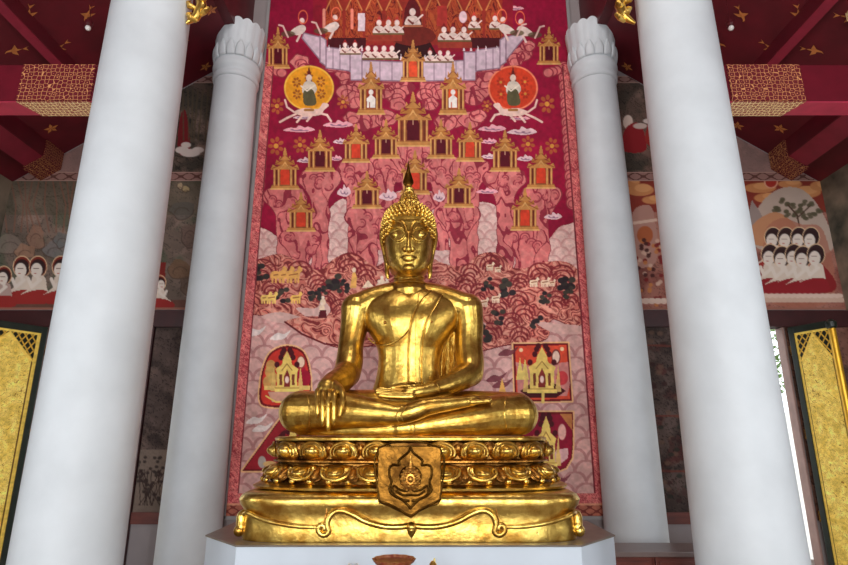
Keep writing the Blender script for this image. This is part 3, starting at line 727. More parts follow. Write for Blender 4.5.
def pavilion(cx, yb, hw, top, niche, k=1, fig=None):
    h = yb-top
    cv.poly([(cx-hw*1.08, yb), (cx-hw*.95, yb-h*.1), (cx+hw*.95, yb-h*.1), (cx+hw*1.08, yb)], G1); cv.line([(cx-hw*1.05, yb), (cx+hw*1.05, yb)], 1.4, G3); cv.line([(cx-hw*.95, yb-h*.09), (cx+hw*.95, yb-h*.09)], .9, G2)
    cv.rect(cx-hw*.82, yb-h*.50, cx+hw*.82, yb-h*.1, G2)
    for q in (-.78, -.46, .46, .78): cv.line([(cx+q*hw, yb-h*.1), (cx+q*hw, yb-h*.5)], 1.9, G1); cv.line([(cx+q*hw-.3, yb-h*.1), (cx+q*hw-.3, yb-h*.5)], .7, G3)
    for q in (-.62, .62): cv.line([(cx+q*hw, yb-h*.12), (cx+q*hw, yb-h*.45)], 1.1, (90, 26, 24))
    w = hw*.34
    cv.poly([(cx-w, yb-h*.11), (cx-w, yb-h*.42), (cx-w*.6, yb-h*.53), (cx, yb-h*.60), (cx+w*.6, yb-h*.53), (cx+w, yb-h*.42), (cx+w, yb-h*.11)], niche)
    if fig: 
        cv.ell(cx, yb-h*.42, 2.4, 2.8, fig); cv.poly([(cx-4, yb-h*.12), (cx-4.2, yb-h*.3), (cx, yb-h*.38), (cx+4.2, yb-h*.3), (cx+4, yb-h*.12)], fig)
        cv.line([(cx-1.5, yb-h*.12), (cx-1.5, yb-h*.22)], .8, niche)
    elif sum(niche) < 200: cv.line([(cx, yb-h*.5), (cx, yb-h*.40)], .9, (200, 150, 120))
    # tiered roof with upturned horns
    for i, (q0, q1, ww) in enumerate(((.50, .66, .95), (.62, .76, .66), (.72, .86, .4))):
        cv.poly([(cx-hw*ww*1.1, yb-h*(q0-.02)), (cx-hw*ww*.95, yb-h*(q0+.10)), (cx-hw*ww*.6, yb-h*(q0+.03)), (cx, yb-h*q1), (cx+hw*ww*.6, yb-h*(q0+.03)), (cx+hw*ww*.95, yb-h*(q0+.10)), (cx+hw*ww*1.1, yb-h*(q0-.02))], G1 if i != 1 else (176, 112, 54))
        cv.line([(cx-hw*ww, yb-h*q0), (cx, yb-h*(q1-.02)), (cx+hw*ww, yb-h*q0)], .9, G2)
    cv.poly([(cx-hw*.16, yb-h*.82), (cx-.7, top), (cx+.7, top), (cx+hw*.16, yb-h*.82)], G1)
    cv.poly([(cx-w, yb-h*.49), (cx-w*.6, yb-h*.55), (cx, yb-h*.62), (cx+w*.6, yb-h*.55), (cx+w, yb-h*.49), (cx, yb-h*.68)], G3, .8)
def cloud(x, y, w, h, c=(222, 176, 178)):
    cv.poly([(x-w, y+h*.3), (x-w*.55, y-h*.3), (x-w*.2, y-h*.2), (x, y-h*.8), (x+w*.35, y-h*.35), (x+w*.6, y-h*.5), (x+w, y+h*.2), (x+w*.3, y+h*.7), (x-w*.4, y+h*.6)], c, sm=True)
    cv.ring(x-w*.15, y, w*.3, h*.35, .9, (132, 96, 118), .8, 0, .2, 3.3); cv.ring(x+w*.3, y+h*.1, w*.25, h*.3, .9, (132, 96, 118), .8, 0, .2, 3.3)
def blossom(x, y, r, c=(176, 92, 50)):
    for k in range(7):
        a = k*2*PI/7+x; cv.ell(x+r*.6*math.cos(a), y+r*.75*math.sin(a), r*.3, r*.22, c, .9, a)
    cv.ell(x, y, r*.28, r*.28, (206, 140, 60))
DK = (84, 10, 26); RDN = (206, 62, 38)
# cloud-rock fringe on both upper sides
for s, x0 in ((-1, 262), (1, 568)):
    for k in range(16):
        y = 68+k*9; x = x0+s*(-4 if k % 2 else -2)-s*0+(-s)*(k*.9)*(-1)*.8
        x = x0+s*(k*.55)-s*4
        cv.ell(x, y, 6, 6.5, PK); cv.ring(x, y, 6, 6.5, 1.2, PKD); cv.ring(x-s*1, y+1, 3, 3.3, .9, PKD, .8)
    for k in range(5):
        x = x0-s*(3+k*4.2); y = 68+k*1.2; cv.ell(x, y, 5, 4.5, PK); cv.ring(x, y, 5, 4.5, 1.1, PKD)
# lumpy pink cloud rocks beneath the palace
for (x, y, r) in ((352, 82, 9), (346, 92, 8), (362, 88, 8), (356, 100, 9), (392, 86, 9), (404, 88, 8), (396, 96, 8), (385, 92, 7), (430, 86, 9), (440, 92, 8), (425, 95, 7), (470, 84, 9), (480, 92, 8), (474, 98, 8), (484, 82, 7), (376, 118, 10), (362, 122, 9), (386, 118, 9), (352, 118, 7), (458, 118, 10), (446, 122, 9), (470, 120, 9), (478, 116, 7), (344, 74, 7), (488, 74, 8), (496, 64, 7), (330, 66, 7), (300, 62, 8), (306, 70, 7), (522, 54, 8), (514, 60, 7), (528, 46, 6), (318, 74, 6), (398, 104, 7), (430, 104, 7)):
    cv.poly([(x+r*1.3*(1+.12*math.sin(3*q+x))*math.cos(q*PI/5), y+r*(1+.12*math.sin(3*q+y))*math.sin(q*PI/5)) for q in range(10)], PKD, sm=True)
    cv.poly([(x+(r*1.3-1.2)*(1+.12*math.sin(3*q+x))*math.cos(q*PI/5), y+(r-1.1)*(1+.12*math.sin(3*q+y))*math.sin(q*PI/5)) for q in range(10)], rockfill(int(x+y) % 9), sm=True)
    cv.ring(x+1, y+1.5, r*.7, r*.5, 1, PKD, .8, 0, 2.8, 6.2)
# rock columns then pavilions, back to front
cols = [(413, 146, 15, 250), (386, 158, 12, 250), (441, 158, 12, 250), (356, 162, 12, 280), (470, 161, 12, 280), (320, 171, 13, 290), (505, 171, 13, 290), (367, 208, 14, 300), (459, 207, 14, 300), (415, 193, 14, 290),
        (285, 189, 13, 275), (541, 188, 13, 275), (301, 231, 13, 272), (525, 230, 13, 272)]
for (x, y, r) in ((330, 196, 0), ): pass
for i, (cx, yb, hw, yb2) in enumerate(cols): rockcol(cx, yb, hw, yb2, 20+i)
scw = (V > 222) & (V < 262)
for (x, y, w, h) in ((299, 129, 16, 4.5), (338, 124, 15, 5), (340, 141, 7, 4), (305, 160, 8, 4), (336, 158, 6, 4), (344, 191, 7, 8), (388, 195, 9, 8), (492, 128, 14, 5), (522, 131, 15, 5.5), (489, 141, 8, 4), (489, 156, 8, 4), (525, 158, 8, 4.5), (487, 191, 11, 4), (553, 216, 9, 5), (439, 196, 6, 8), (302, 117, 9, 3), (520, 118, 10, 3), (514, 8, 10, 3)):
    cloud(x, y, w, h, (224, 186, 190) if (x+y) % 2 else (228, 160, 170))
for (x, y, r) in ((276, 146, 9), (300, 145, 8), (277, 106, 8), (343, 102, 7), (487, 106, 6), (547, 104, 9), (528, 144, 8), (552, 146, 8), (440, 15, 6)): blossom(x, y, r)
for (cx, yb, hw, top, n, f) in ((278, 68, 11, 27, DK, None), (549, 64, 11, 27, DK, None), (371, 114, 13, 62, (150, 50, 36), (232, 222, 214)), (453, 114, 13, 62, (210, 74, 36), (232, 222, 214)),
        (413, 146, 18, 92, DK, None), (386, 158, 13, 119, DK, None), (441, 158, 13, 119, DK, None), (356, 162, 13, 124, RDN, None), (470, 161, 13, 122, RDN, None), (320, 171, 14, 130, DK, None), (505, 171, 14, 130, DK, None),
        (367, 208, 14, 171, DK, None), (459, 207, 14, 168, DK, None), (415, 194, 14, 150, RDN, None), (285, 189, 13.5, 148, RDN, None), (541, 188, 13.5, 146, RDN, None), (301, 231, 13.5, 192, RDN, None), (525, 230, 13.5, 188, RDN, None)):
    pavilion(cx, yb, hw, top, n, 1, f)
# medallions with riders
for (x, y, c, e, s) in ((309, 88, (226, 150, 34), (240, 182, 70), 1), (513, 88, (206, 62, 34), (238, 130, 96), -1)):
    cv.ell(x, y, 25, 22.5, e); cv.ell(x, y, 23.2, 20.8, c)
    for k in range(6):
        a = k*PI/3+.5; blossom(x+14*math.cos(a), y+12*math.sin(a), 5, (150, 76, 30) if s > 0 else (170, 50, 30))
    cv.poly([(x-4, y-4), (x, y-22), (x+4, y-4)], (100, 30, 26)); cv.ell(x, y-10, 3, 3.6, (226, 200, 184)); cv.poly([(x-7, y+2), (x-4, y-6), (x+4, y-6), (x+8, y+1), (x+3, y+8), (x-4, y+8)], (212, 196, 180), sm=True)
    cv.poly([(x-6, y+8), (x-4, y+2), (x+4, y+2), (x+7, y+16), (x-4, y+17)], (92, 84, 56), sm=True); cv.line([(x-8, y-2), (x-2, y+3), (x+6, y-3)], 1.5, (230, 214, 196))
    # galloping horse
    hc = (230, 192, 178)
    cv.poly([(x-15*s, y+24), (x-4*s, y+20), (x+9*s, y+21), (x+14*s, y+15), (x+20*s, y+17), (x+15*s, y+22), (x+11*s, y+27), (x-6*s, y+28)], hc, sm=True)
    for a, b, d_, e_ in ((-13, 26, -22, 30), (-22, 30, -29, 34), (-6, 27, -12, 34), (10, 25, 18, 27), (18, 27, 22, 33), (4, 26, -2, 33)): cv.line([(x+a*s, y+b), (x+d_*s, y+e_)], 2.2, hc)
    cv.line([(x-15*s, y+24), (x-22*s, y+19), (x-24*s, y+12)], 2, hc); cv.line([(x-4*s, y+22), (x+4*s, y+22)], 2.4, (160, 110, 60))
# the palace on top
def fig2(x, y, s, sp=(150, 30, 34)):
    cv.poly([(x-s*.22, y-s*.75), (x, y-s*1.15), (x+s*.22, y-s*.75)], sp); cv.ell(x, y-s*.7, s*.16, s*.19, (232, 204, 196))
    cv.poly([(x-s*.38, y-s*.08), (x-s*.28, y-s*.42), (x-s*.1, y-s*.5), (x+s*.14, y-s*.5), (x+s*.3, y-s*.35), (x+s*.42, y-s*.06), (x, y)], (222, 196, 186), sm=True)
    cv.line([(x-s*.2, y-s*.3), (x, y-s*.12), (x+s*.26, y-s*.32)], s*.09, (120, 50, 44)); cv.line([(x-s*.35, y), (x+s*.4, y)], s*.12, (110, 84, 50)); cv.line([(x+s*.1, y-s*.2), (x+s*.5, y-s*.55)], s*.09, (232, 204, 196))
band = (V < 52) & (np.abs(U-413) < 100-0*U)
cv.C[band] = np.array((140, 22, 42))*(.8+.4*n1[band][..., None])
cv.poly([(322, -60), (330, 45), (500, 45), (506, -60)], (146, 44, 34)); 
for k in range(9):
    x = 334+k*20
    cv.poly([(x-9, 40), (x-8, 10), (x, -8), (x+8, 10), (x+9, 40)], rockfill(40+k, (158, 60, 36), (96, 24, 24), (190, 100, 50), 4, 30)); cv.line([(x-8, 10), (x, -7), (x+8, 10)], 1.4, (196, 120, 70))
cv.rect(328, 38, 366, 48, (70, 14, 22)); cv.rect(462, 38, 500, 48, (70, 14, 22))
for (x, c) in ((352, (232, 130, 110)), (324, (228, 140, 120))): cv.line([(x, 10), (x, 28)], 3, c)
cv.rect(358, 13, 365, 31, (226, 200, 206)); cv.rect(437, 6, 447, 26, (170, 50, 44)); cv.ell(463, 17, 4, 6, (226, 190, 196))
cv.poly([(388, 60), (398, 38), (428, 38), (440, 60)], (50, 12, 16)); cv.poly([(392, 40), (398, 28), (428, 28), (434, 40), (413, 46)], (110, 34, 26), sm=True)
WL = (204, 178, 190); WLD = (140, 110, 126)
def wall(pts_, step=12):
    cv.poly(pts_, WL); cv.line(pts_+[pts_[0]], 1.2, WLD)
for s in (-1, 1):
    m_ = lambda x: 413+s*(x-413)
    wall([(m_(423), 62), (m_(475), 60), (m_(475), 80), (m_(423), 81)])
    wall([(m_(464), 52), (m_(476), 52), (m_(476), 80), (m_(464), 80)])
    wall([(m_(476), 50), (m_(500), 47), (m_(500), 68), (m_(476), 71)])
    wall([(m_(500), 40), (m_(506), 36), (m_(506), 62), (m_(500), 66)])
    wall([(m_(506), 37), (m_(522), 33), (m_(524), 38), (m_(506), 60)])
    for x in (434, 446, 456, 486, 493): cv.line([(m_(x), 80 if x < 470 else 69), (m_(x), 61 if x < 470 else 49)], .8, WLD)
    for x in (425, 433, 442, 451, 464, 471, 478, 486, 497): cv.poly([(m_(x)-1.2, 60-(x > 462)*9), (m_(x), 54-(x > 462)*9), (m_(x)+1.2, 60-(x > 462)*9)], (222, 200, 206))
    cv.line([(m_(423), 82.5), (m_(476), 81.5), (m_(476), 73), (m_(500), 70)], 1.4, (150, 60, 70))
for x in (368, 375.5, 384, 392): fig2(x, 59, 15)
for x in (345, 355): fig2(x, 54, 13)
for x in (430, 440, 448): fig2(x, 62, 13)
for x in (379, 388.5, 397): fig2(x, 34, 16, (190, 60, 50))
for x in (444, 453, 464): fig2(x, 41, 16, (120, 26, 30))
cv.rect(368, 35, 402, 41, (150, 54, 40)); cv.rect(438, 42, 472, 48, (150, 54, 40))
for x in (474, 495): fig2(x, 29, 15, (190, 60, 50))
for (x, y, s) in ((300, 33, 1), (333, 30, 1), (523, 34, -1), (505, 32, -1)):
    cv.poly([(x-10*s, y), (x-4*s, y-6), (x+3*s, y-8), (x+6*s, y-4), (x, y+2)], (224, 200, 190), sm=True); cv.ell(x+2*s, y-12, 2.6, 3.2, (240, 200, 190)); cv.ring(x+3*s, y-16, 4.5, 6.5, 1, (224, 100, 70)); cv.ell(x-12*s, y+1, 7, 3, (90, 74, 50), .8); cv.line([(x-12*s, y+4), (x-17*s, y-7), (x-21*s, y-8)], 1.8, (220, 180, 170)); cv.line([(x, y+2), (x-3*s, y+8)], 2.2, (226, 196, 186))
cv.poly([(403, 26), (405, 8), (412, -6), (420, 8), (422, 26)], (96, 20, 26)); fig2(412.5, 26, 20, (90, 20, 24)); cv.line([(404, 26), (422, 26)], 1.6, (190, 110, 80))
pavilion(413, 81, 12, 40, (214, 76, 44)); pavilion(371, 114, 13, 62, (150, 50, 36), 1, (232, 222, 214)); pavilion(453, 114, 13, 62, (210, 74, 36), 1, (232, 222, 214))
# mountain belt
top = [(240, 262), (250, 262), (262, 258), (280, 254), (300, 262), (318, 270), (335, 258), (352, 252), (368, 262), (376, 266), (384, 262), (392, 258), (430, 258), (440, 262), (455, 266), (468, 264), (476, 256), (490, 252), (504, 256), (512, 267), (526, 268), (540, 263), (560, 261), (574, 266), (580, 280)]
bot = [(582, 322), (570, 326), (552, 320), (548, 338), (530, 344), (505, 346), (480, 352), (460, 352), (430, 345), (400, 345), (350, 348), (330, 346), (320, 336), (305, 326), (285, 320), (262, 316), (244, 314), (232, 312)]
mt = smooth_poly(top+bot, 5); cv.poly(mt, (112, 32, 40))
def mfill(u, v):
    a = fbm(u/12, v/12, 2, 3); b = fbm(u/13+a*1.6, v/11+a*1.6, 2, 5); t = np.sin(b*36)
    c = np.array((190, 106, 94))*(.85+.3*a[..., None]); c = np.where((t > .7)[..., None], np.array((214, 146, 128)), c); return np.where((t < -.72)[..., None], np.array((122, 44, 46)), c)
cv.poly([(x, y*.985+4) for x, y in mt], mfill)
rn = random.Random(4)
for (x, y, r) in ((262, 272, 14), (300, 272, 12), (318, 284, 10), (350, 266, 14), (366, 274, 10), (272, 290, 10), (334, 290, 12), (470, 272, 9), (492, 266, 12), (466, 284, 10), (480, 292, 9), (540, 274, 12), (562, 276, 12), (520, 282, 9), (518, 300, 10), (524, 314, 11), (512, 322, 10), (556, 302, 12), (500, 306, 9), (570, 300, 8), (342, 310, 12), (326, 300, 9), (490, 334, 12), (520, 336, 10)):
    for q in range(3):
        cv.ring(x, y+q*2.5, r*(1-.24*q), r*.9*(1-.24*q), 1.7, (120, 34, 42), .85, 0, PI*.95, PI*2.05)
for (pts_, c) in (([(262, 318), (280, 312), (306, 318), (296, 308), (316, 308), (322, 300), (330, 312), (306, 326)], (206, 168, 160)), ([(410, 325), (470, 320), (484, 326), (430, 332)], (214, 170, 164)), ([(536, 322), (560, 324), (580, 326), (580, 334), (552, 332)], (200, 160, 152))): cv.poly(pts_, c, sm=True)
cv.poly([(285, 322), (312, 316), (345, 322), (350, 340), (322, 342), (302, 332)], mfill, sm=True); cv.line([(285, 322), (302, 334), (325, 344), (345, 346)], 1.8, (104, 28, 34))
def bush(x, y, r):
    for k in range(8): cv.ell(x+rn.uniform(-r, r)*.8, y+rn.uniform(-r, r)*.8, r*.36, r*.3, rn.choice([(52, 46, 44), (66, 58, 50), (44, 34, 38)]))
for b in ((262, 272, 9), (282, 296, 8), (336, 280, 10), (344, 286, 7), (314, 298, 7), (322, 290, 6), (510, 288, 10), (488, 284, 7), (566, 286, 10), (570, 292, 7), (546, 297, 7), (500, 318, 8), (536, 322, 7), (484, 332, 10), (476, 340, 6)): bush(*b)
YL = (224, 168, 92); CR = (234, 206, 178)
def beast(x, y, s, c, n=1):
    for k in range(n):
        xx = x+k*s*.55
        cv.poly([(xx-s*.5, y), (xx-s*.42, y-s*.45), (xx+s*.2, y-s*.5), (xx+s*.4, y-s*.85), (xx+s*.65, y-s*.62), (xx+s*.45, y-s*.3), (xx+s*.35, y)], c, sm=True)
        for q in (-.4, -.15, .15, .35): cv.line([(xx+q*s, y-s*.1), (xx+q*s, y+s*.3)], s*.1+.6, c)
        cv.line([(xx-s*.3, y-s*.2), (xx+s*.3, y-s*.3)], 1, (150, 80, 50))
beast(278, 278, 14, YL, 3); beast(266, 300, 10, (236, 200, 110), 2); beast(296, 300, 10, (236, 190, 100), 1)
cv.poly([(350, 288), (352, 276), (354, 268), (357, 278), (356, 288)], YL); cv.ell(354, 270, 2, 2.5, CR); cv.poly([(362, 288), (368, 280), (374, 287)], CR)
for (x, y) in ((382, 282), (387, 284), (379, 286), (323, 302), (322, 308)): cv.ell(x, y, 2.8, 3.4, CR); cv.ell(x, y-4.5, 1.6, 1.8, (240, 216, 196))
cv.poly([(318, 318), (320, 310), (326, 310), (327, 318)], (90, 24, 34))
for (x, y, s) in ((490, 268, 7), (498, 270, 6), (534, 284, 8), (545, 284, 8), (552, 284, 6), (484, 304, 8), (496, 300, 8)): beast(x, y, s, CR)
# painted window panels
def panel(pts_, fill, sm=False, cx=None, yb=None, hw=15, top=None, k=1):
    p = smooth_poly(pts_) if sm else pts_
    cv.line(list(p)+[p[0]], 3.2, (226, 176, 128)); cv.poly(p, (112, 24, 30)); c = np.mean(np.array(p), 0); cv.poly([((x-c[0])*.93+c[0], (y-c[1])*.93+c[1]) for x, y in p], fill)
GY = (226, 196, 106)
def goldhouse(cx, yb, hw, top):
    h = yb-top
    [cv.ell(cx+q*hw*a_, yb-h*b_, 2.6, 3, (74, 20, 28)) for q in (-1, 1) for a_, b_ in ((.45, .95), (.6, .84), (1.0, .66), (.3, 1.02))]; [cv.poly([(cx+q*hw*1.35-3, yb), (cx+q*hw*1.35, yb-h*.62), (cx+q*hw*1.35+3, yb)], (214, 180, 104), .9) for q in (-1, 1)]
    cv.poly([(cx-hw, yb), (cx-hw, yb-h*.45), (cx-hw*1.15, yb-h*.55), (cx-hw*.5, yb-h*.66), (cx-hw*.4, yb-h*.8), (cx, top), (cx+hw*.4, yb-h*.8), (cx+hw*.5, yb-h*.66), (cx+hw*1.15, yb-h*.55), (cx+hw, yb-h*.45), (cx+hw, yb)], GY)
    for q in (-.62, .62): cv.rect(cx+q*hw-1.4, yb-h*.42, cx+q*hw+1.4, yb-h*.14, (120, 60, 40))
    cv.poly([(cx-hw*.3, yb-h*.1), (cx-hw*.3, yb-h*.36), (cx, yb-h*.54), (cx+hw*.3, yb-h*.36), (cx+hw*.3, yb-h*.1)], (128, 44, 40)); cv.ell(cx, yb-h*.28, 2, 3.6, (232, 200, 190))
    cv.line([(cx-hw*.5, yb-h*.52), (cx, yb-h*.68), (cx+hw*.5, yb-h*.52)], 1, (160, 116, 60)); cv.rect(cx-hw*1.25, yb-3, cx+hw*1.25, yb+1, (236, 206, 112)); cv.line([(cx-hw*1.2, yb-3), (cx+hw*1.2, yb-3)], .8, (160, 112, 54))
panel([(260, 402), (260, 385), (263, 368), (270, 353), (284, 346), (298, 348), (306, 356), (310, 372), (311, 388), (311, 402), (300, 407), (270, 407)], (196, 52, 42), True)
for (x, y, c) in ((299, 372, (166, 24, 50)), (304, 378, (150, 20, 46))): cv.ell(x, y, 7, 8, c)
for (x, y) in ((270, 372), (268, 382), (273, 378), (271, 366)): cv.ell(x, y, 5, 6, (200, 164, 92), .85)
cv.ell(301, 362, 4, 6, (232, 196, 170)); cv.ring(301, 362, 4, 6, 1, (150, 60, 50))
cv.poly([(264, 386), (310, 386), (310, 390), (264, 390)], (224, 188, 110)); goldhouse(287, 391, 10, 351); cv.poly([(268, 392), (306, 392), (304, 400), (272, 402)], (200, 150, 130)); cv.line([(266, 396), (276, 402), (300, 402)], 1.6, GY)
panel([(513, 344), (568, 343), (572, 401), (515, 402)], (208, 74, 50))
cv.poly([(516, 362), (530, 366), (568, 362), (570, 384), (567, 396), (518, 397)], (196, 132, 128), .9); cv.ell(562, 378, 6, 7, (190, 60, 64)); cv.ell(521, 350, 2, 2, (246, 206, 160)); cv.ell(562, 349, 2, 2, (246, 206, 160)); cv.ell(556, 357, 3.6, 6.5, (220, 186, 168)); cv.ring(556, 357, 4, 7, 1, (110, 50, 46))
cv.poly([(520, 391), (530, 384), (556, 384), (566, 391), (556, 398), (530, 398)], (70, 20, 26))
for x in (520, 525): cv.poly([(x-4, 380), (x, 358), (x+4, 380)], (222, 196, 110))
goldhouse(542, 392, 12, 347); cv.line([(543, 392), (543, 402)], 3, GY)
panel([(520, 412), (573, 412), (573, 445), (572, 458), (566, 468), (556, 472), (520, 472)], (134, 22, 48))
cv.poly([(560, 414), (572, 414), (572, 430)], (190, 120, 70)); cv.ell(562, 432, 4, 8, (214, 160, 150)); cv.poly([(556, 450), (568, 448), (568, 458), (560, 464), (550, 468)], (206, 160, 160)); goldhouse(546, 466, 9, 416)
panel([(242, 471), (282, 416), (300, 416), (300, 471)], (150, 34, 44)); cv.ell(262, 462, 4, 6, (170, 158, 150)); cv.ell(270, 464, 7, 3, (210, 170, 110)); cv.ell(279, 440, 3, 12, (60, 20, 26), .8, .6); goldhouse(293, 468, 8, 425)
for (x, y, s) in ((496, 378, 1), (502, 384, 1), (256, 420, 1), (262, 428, -1), (255, 332, 1), (280, 336, 1), (560, 480, 1), (508, 352, -1)):
    cv.poly([(x-10, y+3), (x-3, y-3), (x+4, y-2), (x+11, y-6), (x+5, y+2), (x-2, y+4)], (226, 216, 212) if x < 300 else (110, 50, 60), .85, sm=True)
cv.poly([(498, 396), (502, 378), (507, 396)], (226, 170, 90))
# borders
bw = .145
def bordfill(seed):
    def f(u, v):
        b = fbm(u/5, v/7, 3, seed); b2 = fbm(u/4+b*3, v/5+b*2, 3, seed+1); t = np.sin(b2*26)
        c = np.array((204, 104, 104))*(.88+.24*b[..., None]); return np.where((t < -.75)[..., None], np.array((160, 60, 68)), np.where((t > .8)[..., None], np.array((222, 134, 126)), c))
    return f
zz70 = P(0, 66, DM).z
for x0, x1 in ((mx0, mx0+bw), (mx1-bw, mx1)):
    m = (X >= x0) & (X <= x1) & (Z < zz70)
    c = bordfill(5)(U, V); cv.C[m] = c[m]
for xl in (mx0+bw, mx1-bw):
    m = (np.abs(X-xl) < .011) & (Z < zz70); cv.C[m] = (118, 44, 52)
m = (Z < mzb+.30); c = bordfill(9)(U, V); cv.C[m] = c[m]
m = (Z < mzb+.15); cv.C[m] = (176, 104, 84); m2 = m & (np.abs(np.sin(X*34)+np.cos(Z*60)) < .5); cv.C[m2] = (120, 54, 48); m3 = np.abs(Z-mzb-.15) < .012; cv.C[m3] = (214, 150, 120)
gr = fbm(U/3.2, V/3.2, 2, 31)-.5; gr2 = fbm(U/60, V/45, 4, 12)-.5
cv.C = np.clip(cv.C*(1.04+.22*gr[..., None]+.22*gr2[..., None]), 0, 255)
MURAL = thing('mural', 'tall crimson painting of golden pavilions on pink rocks behind the gold statue', 'mural', (0, DM, mzb))
paint_mesh('painting', pts, cv.C, PAINT, MURAL)
m = MB()
GREYF = mat('grey_frame_moulding', (150, 146, 146), .6, var=.1)
m.box((mx0-.05, DM-.02, mzb-.03), (mx0, DW-.003, mzt)); m.box((mx1, DM-.02, mzb-.03), (mx1+.05, DW-.003, mzt)); m.box((mx0-.05, DM-.02, mzb-.05), (mx1+.05, DW-.003, mzb))
m.build('frame', GREYF, MURAL, smooth=False)
# ================================================================== ALTAR, THRONE, STATUE
# white altar (octagonal chamfered)
zp = .76
def oct_(e=0):
    return [(-1.42-e*.5, 5.05-e), (1.43+e*.5, 5.05-e), (1.87+e, 5.57), (1.87+e, 6.5), (1.43, 7.1), (-1.42, 7.1), (-1.86-e, 6.5), (-1.86-e, 5.57)]
ALT = thing('altar', 'white chamfered masonry altar with brown stone top under the gold statue', 'altar', (0, 6.0, FL))
def slab(mb_, poly, z0, z1): mb_.loft([[(x, y, z0) for x, y in poly], [(x, y, z1) for x, y in poly]])
m = MB(); slab(m, oct_(-.012), FL+.12, zp-.014); m.build('body', WHITEP, ALT, smooth=False, bevel=.01)
m = MB(); slab(m, oct_(.03), FL, FL+.12); m.build('plinth', WHITEP, ALT, smooth=False, bevel=.02)
m = MB(); slab(m, oct_(.0), zp-.014, zp); m.build('top_slab', STONE, ALT, smooth=False, bevel=.006)

YC = 5.98
def sup(a, b, n, k, z, seg=96, y0=YC):
    out = []
    for j in range(seg):
        t = 2*PI*j/seg; c, s = math.cos(t), math.sin(t)
        out.append((a*k*math.copysign(abs(c)**(2/n), c), y0+b*k*math.copysign(abs(s)**(2/n), s), z))
    return out
TH_ = thing('lotus_throne', 'gilded double lotus throne with draped foot carrying the seated gold statue', 'throne', (0, YC, zp))
# lower draped foot
zt1 = P(412, 492, 5.2).z
def footw(zr): return zr
A_, B_ = 1.535, .85
prof = [(.965, zp), (.985, zp+.02), (.985, zp+.10), (.975, zp+.20), (1.0, zp+.26), (1.015, zp+.29), (.99, zt1-.045), (.96, zt1-.01), (.90, zt1)]
def foot_ring(k, z, seg=160):
    pts_ = sup(A_, B_, 6, k, z, seg); out = []
    for (x, y, zz_) in pts_:
        if y < YC: # gentle bow: centre panel recedes slightly
            y += .02*math.cos(x*PI/1.6*1.0)
        out.append((x, y, zz_))
    return out
m = MB()
zs = []
fp = [(.97, 0), (.975, .06), (.97, .14), (.975, .2), (1.0, .25), (1.01, .29), (.985, .335), (.93, .362), (.86, .372)]
hh = zt1-zp
fp = [(.975, 0), (.98, .05), (.972, .28), (.968, .46), (.978, .60), (1.0, .72), (1.008, .82), (.995, .91), (.96, .975), (.90, 1.0)]
m.loft([foot_ring(k, zp+.002+z*(hh-.002)) for k, z in fp]); m.build('foot_block', GOLDP, TH_)
def front_y(x, k=.985):
    v_ = max(0, 1-(abs(x)/(A_*k))**6); return YC-B_*k*v_**(1/6)+.02*math.cos(x*PI/1.6)
# rope-like ridge with scrolls
for s in (-1, 1):
    X_ = lambda u: (u-411.5)
    path = [(0, 525.5), (14, 527), (30, 526), (46, 521.5), (58, 515), (68, 511), (76, 511.5), (82, 517), (84.5, 525), (83, 532), (88, 535), (93, 531), (92, 526), (88, 525.5), (87, 529)]
    pp = []
    def onf(du, v, out=.0):
        D = 5.16; q = None
        for _ in range(4):
            q = P(411.5+du*s, v, D); D = front_y(q.x)-out
        return P(411.5+du*s, v, D)
    m = MB(); m.caps([(onf(a, b, .008), .025) for a, b in path], 10, 4); m.build('ridge_moulding', GOLDP, TH_)
    path = [(90, 527), (112, 526.5), (135, 523), (152, 518), (163, 513), (167, 514)]
    m = MB(); m.caps([(onf(a, b, .006), .020 if i else .012) for i, (a, b) in enumerate(path)], 10, 4); m.build('ridge_moulding', GOLDP, TH_)
    m = MB(); m.caps([(onf(82, 497, -.03), .004), (onf(84, 506, -.002), .007), (onf(86, 516, .002), .006), (onf(88, 524, .002), .004)], 6, 4); m.build('fold', GOLDD, TH_)
    # corner scroll foot
    m = MB()
    cx, cy = s*1.60, 5.30
    cx, cy = s*1.455, 5.42
    m.caps([((cx-s*.02, cy, zp+.21), .02), ((cx+s*.03, cy-.01, zp+.19), .045), ((cx+s*.035, cy-.02, zp+.13), .045), ((cx+s*.03, cy-.03, zp+.085), .045), ((cx+s*.06, cy-.04, zp+.06), .03)], 12, 4)
    m.ball((cx+s*.045, cy-.03, zp+.062), .05, 14, 10); m.build('corner_scroll', GOLDP, TH_)
m = MB(); c0 = onf(0, 531, .02)
m.caps([(c0+Vector((0, 0, .03)), .045), (c0+Vector((0, 0, -.01)), .035), (c0+Vector((0, 0, -.05)), .008)], 12, 4); m.ball(c0+Vector((0, -.03, .01)), .022, 10, 8); m.build('pendant', GOLDP, TH_)
